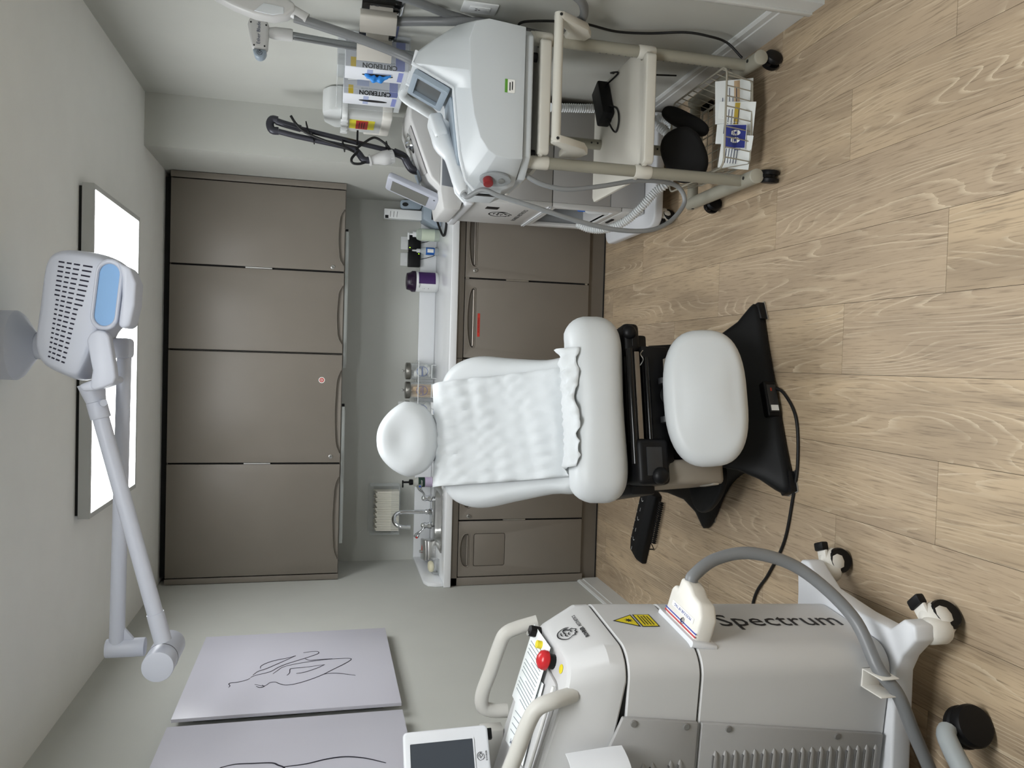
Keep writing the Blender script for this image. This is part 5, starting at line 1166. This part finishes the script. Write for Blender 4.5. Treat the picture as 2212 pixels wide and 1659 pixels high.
# ================================================================== two pictures on the left wall
M_art = mat('gloss art panel', (206, 205, 216), .3, var=.006); M_line = mat('art ink', (24, 22, 40), .5)
def picture(y0, y1, z0, z1, label):
    t = thing('picture', label, 'picture', (.03, (y0+y1)/2, z0), 'line drawings on the left wall')
    MB().box(.03, .042, y0, y1, z0, z1).build('panel', M_art, t, bev=.001)
    MB().box(.002, .03, y0+.06, y1-.06, z0+.06, z1-.06).build('shade_spacer', M_gap, t, smooth=0)  # spacer block, coloured dark as the shade in the gap behind the panel
    return t
def art(t, lines, r):
    M = frame((.0424, 0, 0), (0, 1, 0), (0, 0, 1)); L = []
    for ln in lines:
        q = []
        for x, y in ln:
            p = at(300+x/3.456, 1300+y/3.456, X=.0424); q.append((p.y, p.z))
        L.append(q)
    for l in L: strokes([l], M, r, M_line, t, 'drawn_line', sub=5)
pA = picture(-2.158, -1.37, 1.287, 2.047, 'white panel with a thin line drawing of overlapping faces nearest the sink')
art(pA, [[(670, 640), (680, 627), (671, 614), (690, 605), (740, 600), (800, 585), (830, 572)],
 [(833, 566), (870, 550), (980, 522), (1040, 490), (1100, 465), (1180, 440), (1290, 405), (1340, 385), (1335, 372), (1290, 372), (1228, 380)],
 [(908, 500), (912, 480), (960, 455), (1030, 435), (1110, 420), (1170, 403)], [(850, 548), (890, 520), (950, 500), (1020, 470), (1100, 435), (1172, 403)],
 [(1000, 538), (1040, 510), (1075, 488), (1150, 468), (1300, 443), (1445, 427), (1560, 422), (1585, 430), (1540, 460), (1440, 510), (1370, 545), (1280, 580), (1180, 610), (1100, 622), (1050, 612), (1020, 600), (980, 603), (955, 620), (930, 628), (865, 618)],
 [(1240, 425), (1275, 437), (1340, 432), (1445, 425)], [(1105, 550), (1125, 530), (1128, 505), (1150, 497), (1250, 488), (1387, 469)], [(1387, 469), (1330, 495), (1240, 525), (1175, 535)],
 [(1375, 542), (1440, 533), (1520, 537), (1617, 550)], [(875, 632), (905, 640), (935, 632), (920, 622)]], .0016)
pB = picture(-3.0, -2.212, 1.289, 2.049, 'white panel with a bolder flowing line drawing at the left edge')
art(pB, [[(620, 1235), (720, 1213), (850, 1207), (990, 1203), (1040, 1220), (1085, 1240), (1100, 1290), (1090, 1400)], [(1085, 1232), (1250, 1210), (1400, 1175), (1540, 1157), (1690, 1168), (1845, 1203)], [(620, 1235), (560, 1270), (520, 1340)]], .0028)
# ================================================================== small things on the worktop and back wall
CZ = .9145
M_gls = glassy('jar glass', (235, 240, 240), .06, .03); M_lid = mat('brushed lid', (140, 138, 132), .3, .9)
def bottle(name, label, x, y, prof, m, cat='bottle', seg=24):
    t = thing(name, label, cat, (x, y, CZ)); MB(Matrix.Translation((x, y, CZ))).lathe(prof, seg).build('body', m, t, smooth=40); return t
# tub of wipes
t = thing('wipes_tub', 'white wipes tub with purple lid and label on the worktop', 'tub', (1.735, -.11, CZ))
b = MB(Matrix.Translation((1.735, -.11, CZ))).lathe([(.055, 0), (.06, .006), (.062, .02), (.062, .135), (.058, .14)], 32).build('body', M_white, t, smooth=40)
M_pur = mat('purple plastic', (36, 14, 44), .35)
l = MB(Matrix.Translation((1.735, -.11, CZ))).lathe([(.063, .137), (.064, .142), (.064, .158), (.056, .168), (.05, .19), (.03, .194)], 32).build('lid', M_pur, t, smooth=40)
MB(Matrix.Translation((1.735, -.11, CZ))).box(-.02, .02, -.066, -.05, .150, .172).build('lid_tab', M_pur, l, bev=.004)
def wrap(x, y, r, a0, a1, z0, z1, m, parent, name='label', n=14):
    rs = [[(x+r*math.cos(a), y+r*math.sin(a), z) for a in [a0+(a1-a0)*i/n for i in range(n+1)]] for z in (z0, z1)]
    vs = rs[0]+rs[1]; fs = [(i, i+1, n+2+i, n+1+i) for i in range(n)]
    return MB().add(vs, fs).build(name, m, parent, smooth=60)
w1 = wrap(1.735, -.11, .0625, math.radians(255), math.radians(335), CZ+.02, CZ+.122, mat('purple label', (64, 32, 92), .5), b)
for i, (z, L) in enumerate(((.11, .02), (.095, .03), (.085, .03), (.06, .03))): MB().box(1.69, 1.69+L, -.1525-.001*i, -.150, CZ+z, CZ+z+.004).build('print_line', M_ink, b, smooth=0)
text('Wipes', .013, frame((1.71, -.1725, CZ+.118), (1, 0, 0), (0, 0, 1)), M_ink, b)
# small squeeze bottle, pump bottle
t = bottle('squeeze_bottle', 'small clear squeeze bottle with blue label beside the wipes tub', 1.925, -.10, [(.02, 0), (.023, .004), (.023, .085), (.014, .105), (.009, .112), (.009, .118)], glassy('pale plastic', (215, 222, 226), .4, .15))
wrap(1.925, -.10, .0237, math.radians(190), math.radians(350), CZ+.025, CZ+.078, mat('blue label', (36, 96, 176), .5), t); wrap(1.925, -.10, .0241, math.radians(245), math.radians(300), CZ+.032, CZ+.07, mat('sticker white', (236, 236, 232), .5), t, 'white_patch')
MB(Matrix.Translation((1.925, -.10, CZ))).lathe([(.012, .112), (.012, .13), (.006, .135), (.004, .16)], 18).build('nozzle', glassy('frosted lid', (235, 238, 238), .6, .3), t, smooth=40)
t = bottle('pump_bottle', 'clear hand gel pump bottle with pale green label', 2.02, -.12, [(.034, 0), (.037, .006), (.037, .115), (.03, .135), (.016, .142)], glassy('pale gel', (216, 228, 214), .45, .12))
wrap(2.02, -.12, .0378, math.radians(190), math.radians(350), CZ+.03, CZ+.11, mat('green white label', (206, 216, 196), .5), t); 
pm_ = MB(Matrix.Translation((2.02, -.12, CZ))).lathe([(.017, .14), (.017, .16), (.006, .163), (.006, .18), (.012, .183), (.012, .193)], 18).build('pump', M_white, t, smooth=40)
MB(Matrix.Translation((2.02, -.12, CZ))).box(-.035, 0, -.007, .007, .182, .193).build('spout', M_white, pm_, bev=.002)
# tall carton on a grey charging stand, black lead
t = thing('charging_stand', 'grey plastic charging stand behind the tilted monitor', 'charging stand', (2.13, -.12, CZ))
MB().prism([(2.06, CZ), (2.21, CZ), (2.21, CZ+.07), (2.185, CZ+.11), (2.10, CZ+.11), (2.06, CZ+.03)], .05, .2, frame((0, 0, 0), (1, 0, 0), (0, 0, 1))).build('body', M_bluegrey, t, bev=.008, seg=2, smooth=40)
MB().box(2.10, 2.15, -.203, -.199, CZ+.02, CZ+.06).build('port', M_gap, t, bev=.002)
c = at(885, 466, Y=-.1)
t = thing('tall_carton', 'tall narrow white carton standing on the grey charging stand', 'carton', (c.x, -.1, CZ+.1105))
b = MB().box(c.x-.028, c.x+.028, -.128, -.072, CZ+.1105, CZ+.335).build('box', M_white, t, bev=.001)
MB().box(c.x-.028, c.x-.01, -.1288, -.128, CZ+.31, CZ+.33).build('black_mark', M_ink, b, smooth=0)
strokes([[(c.x-.02, CZ+.30-.02*i), (c.x+.015, CZ+.297-.02*i)] for i in range(3)], frame((0, -.1283, 0), (1, 0, 0), (0, 0, 1)), .001, M_ink, b, 'print_lines', taper=False, sub=1)['kind'] = 'stuff'
MB().tube([(2.13, -.2, CZ+.04), (2.10, -.24, CZ+.035), (2.03, -.30, CZ+.02), (1.985, -.36, CZ+.01), (1.99, -.42, CZ+.008), (2.04, -.46, CZ+.008), (2.12, -.46, CZ+.008), (2.2, -.42, CZ+.008)], .007, 8, sub=6).build('charging_lead', M_blackc, smooth=60, label='thick black lead looping over the worktop edge from the charging stand', cat='cable')
c = at(893, 442, Y=-.1); t = thing('handset', 'slim grey handset standing in the charging stand', 'handset', (c.x, -.1, CZ+.1))
MB(frame((c.x, -.1, CZ+.11), (1, 0, .05), (0, 0, 1))).prism(rrect(-.028, .028, 0, .13, .018), -.014, .014).build('body', M_bluegrey, t, bev=.006, seg=2, smooth=40)
MB(frame((c.x, -.1145, CZ+.11), (1, 0, .05), (0, 0, 1))).prism(ellipse(.0, .10, .012, .018), 0, .002).build('lens', M_gap, t, smooth=0)
# two black chargers in wall outlets
for i, (px, py) in enumerate(((893, 525), (892, 560))):
    c = at(px, py, Y=-.03)
    o = thing('wall_outlet', f'white wall outlet behind the {"right" if i == 0 else "left"} black charger above the worktop', 'outlet', (c.x, -.004, c.z-.05))
    MB().box(c.x-.04, c.x+.04, -.007, -.0005, c.z-.045, c.z+.075).build('plate', M_white, o, bev=.002)
    MB().box(c.x-.017, c.x+.017, -.009, -.007, c.z-.02, c.z+.05).build('socket', M_white, o, bev=.001)
    q = thing('charger', f'black plug-in charger with green light, the {"right one beside the pump bottle" if i == 0 else "left one behind the wipes tub"}', 'charger', (c.x, -.03, c.z-.035), 'black chargers in the wall outlets')
    MB().box(c.x-.048, c.x+.048, -.052, -.0095, c.z-.042, c.z+.032).build('body', M_black, q, bev=.004)
    MB().box(c.x+(.03 if i else -.034), c.x+(.034 if i else -.03), -.0528, -.052, c.z+(-.036 if i else .02), c.z+(-.03 if i else .026)).build('status_light', mat('green led', (190, 230, 60), .4, emit=(170, 240, 40), est=2.5), q, smooth=0)
    MB().tube([(c.x, -.045, c.z-.04), (c.x+.0, -.05, CZ+.1), (c.x+.03, -.06, CZ+.012), (c.x+.08, -.05, CZ+.008)], .0022, 6, sub=5).build('lead', M_blackc, q, smooth=60)
# jar rack
rkx = [at(905, y_, Y=-.1).x for y_ in (802, 843, 884)]
t = thing('jar_rack', 'white wire rack holding glass jars on the worktop', 'rack', (rkx[1], -.1, CZ))
MB().tube([(p[0], p[1], CZ+.11) for p in rrect(rkx[2]-.062, rkx[0]+.062, -.165, -.035, .01)], .003, 8, closed=True).build('top_rail', M_white, t, smooth=60)
for x in rkx:
    MB().tube([(x-.04, -.17, CZ+.004), (x-.04, -.17, CZ+.03), (x+.04, -.17, CZ+.03), (x+.04, -.17, CZ+.004)], .003, 8).build('front_loop', M_white, t, smooth=60)
    MB().tube([(x-.04, -.17, CZ+.003), (x-.04, -.03, CZ+.003), (x-.04, -.03, CZ+.11)], .003, 8).build('side_wire', M_white, t, smooth=60)
jars = (('BANDAGES', 'glass jar lettered BANDAGES filled with white bandages', mat('gauze', (230, 231, 228), .8), (48, 84, 160)), ('TONGUE|DEPRESSORS', 'glass jar lettered TONGUE DEPRESSORS filled with wooden sticks', mat('birch wood', (206, 172, 128), .6), (48, 44, 80)), ('GAUZE', 'glass jar of white wads half hidden behind the headrest', mat('gauze', (230, 231, 228), .8), (48, 44, 80)))
for x, (txt, label, mm, ink) in zip(rkx, jars):
    t = thing('glass_jar', label, 'jar', (x, -.1, CZ+.007), 'glass jars in the white wire rack'); J = Matrix.Translation((x, -.1, CZ+.007))
    MB(J).lathe([(.046, 0), (.05, .004), (.05, .14), (.046, .146), (.0465, .14), (.047, .008), (.02, .006)], 28).build('glass', M_gls, t, smooth=40)
    ld = MB(J).lathe([(.05, .146), (.052, .148), (.052, .172), (.05, .175), (.012, .178)], 28).build('lid', M_lid, t, smooth=35)
    MB(J).lathe([(.004, .178), (.004, .186), (.007, .19), (.005, .197)], 14).build('knob', M_steel, ld, smooth=40)
    rnd = random.Random(hash(txt) % 100 if False else len(txt))
    if 'TONGUE' in txt:
        for k in range(18):
            a = rnd.uniform(0, 2*pi); r = rnd.uniform(.008, .036); z1_ = .128+rnd.uniform(-.006, .008)
            MB(J @ Matrix.Translation((r*math.cos(a), r*math.sin(a), .009)) @ Matrix.Rotation(rnd.uniform(-.35, .35), 4, 'Z')).box(-.009, .009, -.001, .001, 0, z1_).build('tongue_depressor', mm, bev=.0006, label='flat wooden tongue depressor standing in the lettered glass jar', cat='tongue depressor', group='wooden tongue depressors in the jar')
    else:
        for k in range(9):
            c = Vector((rnd.uniform(-.018, .018), rnd.uniform(-.018, .018), .026+.0125*k)); MB(J).sphere(c, .026, 1, 1, rnd.uniform(.5, .85), 12).build('gauze_wad', mm, smooth=60, label='white gauze wad inside the glass jar '+('lettered BANDAGES' if 'BAND' in txt else 'behind the headrest'), cat='gauze', group='gauze wads in jar '+txt.lower())
    im = mat('jar ink '+str(ink[0]), ink, .5)
    JF = frame((x, -.1508, CZ+.085), (1, 0, 0), (0, 0, 1))
    mb = MB(); n = 28; ri = []; ro = []
    for k in range(n):
        a = 2*pi*k/n
        for R_, lst in ((.030, ri), (.0325, ro)):
            u = R_*math.cos(a); lst.append((x+.0506*math.sin(u/.0506), -.1-.0506*math.cos(u/.0506), CZ+.085+R_*1.05*math.sin(a)))
    mb.add(ri+ro, [(k, (k+1) % n, n+(k+1) % n, n+k) for k in range(n)]).build('oval_border', im, t, smooth=0)
    for i, wline in enumerate(txt.split('|')): text(wline, .0105 if '|' in txt else .012, JF @ Matrix.Translation((0, -.012*i+(.006 if '|' in txt else 0), .0006)), im, t, bold=.0002, sx=.85)
# small box and acrylic tray behind the headrest
c = at(940, 885, Y=-.2); t = thing('tissue_carton', 'small white and blue carton in front of the third jar', 'carton', (c.x, -.2, CZ))
b = MB().box(c.x-.03, c.x+.045, -.225, -.18, CZ, CZ+.035).build('box', M_white, t, bev=.001); MB().box(c.x-.022, c.x+.04, -.2258, -.225, CZ+.006, CZ+.022).build('blue_print', mat('blue label', (36, 96, 176), .5), b, smooth=0)
c = at(950, 920, Y=-.3); t = thing('acrylic_tray', 'clear acrylic tray on the worktop behind the headrest', 'tray', (c.x, -.28, CZ))
mb = MB(); holed(mb, rrect(c.x-.09, c.x+.10, -.37, -.20, .01), [rrect(c.x-.085, c.x+.095, -.365, -.205, .008)], CZ+.003, CZ+.035); mb.build('walls', M_acr, t, smooth=0)
MB().prism(rrect(c.x-.09, c.x+.10, -.37, -.20, .01), CZ, CZ+.003).build('bottom', M_acr, t, smooth=0)
c = at(880, 880, Y=-.012); MB().box(c.x-.035, c.x+.035, -.008, -.0005, c.z-.057, c.z+.057).build('switch_plate', M_white, bev=.002, smooth=30, label='white wall plate half hidden behind the headrest', cat='outlet')
# soap pump by the sink
t = bottle('soap_bottle', 'clear soap pump bottle with green and lilac label by the sink', .512, -.15, [(.026, 0), (.03, .004), (.03, .105), (.022, .122), (.012, .128)], glassy('soap plastic', (196, 196, 186), .5, .1))
wrap(.512, -.15, .0306, math.radians(180), math.radians(360), CZ+.055, CZ+.095, mat('dark green label', (22, 52, 42), .5), t); wrap(.512, -.15, .0306, math.radians(180), math.radians(360), CZ+.01, CZ+.055, mat('lilac label', (196, 180, 206), .5), t, 'lilac_label')
pm_ = MB(Matrix.Translation((.512, -.15, CZ))).lathe([(.016, .126), (.018, .132), (.018, .148), (.006, .152), (.006, .182), (.012, .184), (.012, .192)], 20).build('pump', M_black, t, smooth=40); MB(Matrix.Translation((.512, -.15, CZ))).box(-.032, 0, -.006, .006, .183, .192).build('spout', M_black, pm_, bev=.002)
text('SOAP', .014, frame((.512, -.1815, CZ+.075), (1, 0, 0), (0, 0, 1)), mat('sticker white', (236, 236, 232), .5), t)
# steel box with orange sticker
t = thing('steel_box', 'hinged stainless steel instrument box with an orange sticker on its lid', 'metal box', (.11, -.21, CZ))
SB = rotz((.115, -.22, CZ), 10)
MB(SB).prism(rrect(-.06, .06, -.10, .10, .012), 0, .048).build('box', M_steel, t, bev=.003, smooth=40)
ld = MB(SB).prism(rrect(-.063, .063, -.103, .103, .013), .049, .066).build('lid', M_steel, t, bev=.006, seg=3, smooth=40)
MB(SB).lathe([(.005, .066), (.005, .075), (.009, .08), (.008, .088)], 16, Matrix.Translation((-.01, -.02, 0))).build('knob', M_steel, ld, smooth=40)
MB(SB).prism([(.022*math.cos(a)*(1+.25*math.sin(3*a)), .03+.022*math.sin(a)*(1+.2*math.cos(2*a))) for a in [2*pi*i/18 for i in range(18)]], .0662, .0668).build('orange_sticker', mat('orange sticker', (226, 84, 44), .5), ld, smooth=0)
# soap bar in a clear dish
t = thing('soap_dish', 'clear acrylic soap dish near the worktop corner', 'soap dish', (.065, -.43, CZ))
MB(rotz((.068, -.43, CZ), 8)).prism(rrect(-.042, .042, -.055, .055, .006), 0, .004).build('base', M_acr, t, smooth=0)
mb = MB(rotz((.068, -.43, CZ), 8)); holed(mb, rrect(-.042, .042, -.055, .055, .006), [rrect(-.038, .038, -.051, .051, .005)], .004, .036); mb.build('walls', M_acr, t, smooth=0)
sb_ = cushion(sup(.03, .045, 2.4, 28), .03, .013, Matrix.Translation((.066, -.432, CZ+.042)), 'soap_bar', mat('cream soap', (226, 219, 190), .5), None, crown=.003); tag(sb_, 'oval cream soap bar lying on the clear dish', 'soap')
# paper towel dispenser on the back wall
t = thing('towel_dispenser', 'clear wall dispenser full of folded paper towels above the tap', 'dispenser', (.335, -.06, 1.11))
MB().box(.185, .485, -.006, -.001, 1.115, 1.30).build('back_plate', M_acr, t, smooth=0); MB().box(.185, .188, -.11, -.006, 1.115, 1.29).build('side', M_acr, t, smooth=0); MB().box(.482, .485, -.11, -.006, 1.115, 1.29).build('side', M_acr, t, smooth=0)
MB().box(.185, .485, -.11, -.006, 1.112, 1.115).build('bottom', M_acr, t, smooth=0); MB().box(.185, .485, -.113, -.11, 1.112, 1.165).build('front_lip', M_acr, t, smooth=0)
for i in range(24):
    xa = .205+i*.0102; MB().prism([(-.104+.004*math.sin(i), 1.117), (-.012, 1.117), (-.012, 1.262+.006*math.sin(i*1.7)), (-.1+.006*math.cos(i), 1.255+.006*math.sin(i*2.1))], xa, xa+.0088, frame((0, 0, 0), (0, 1, 0), (0, 0, 1))).build('paper_towel', mat('towel paper', (222, 219, 206), .8), smooth=0, label='folded cream paper towel standing in the clear wall dispenser', cat='paper towel', group='paper towels in the dispenser')
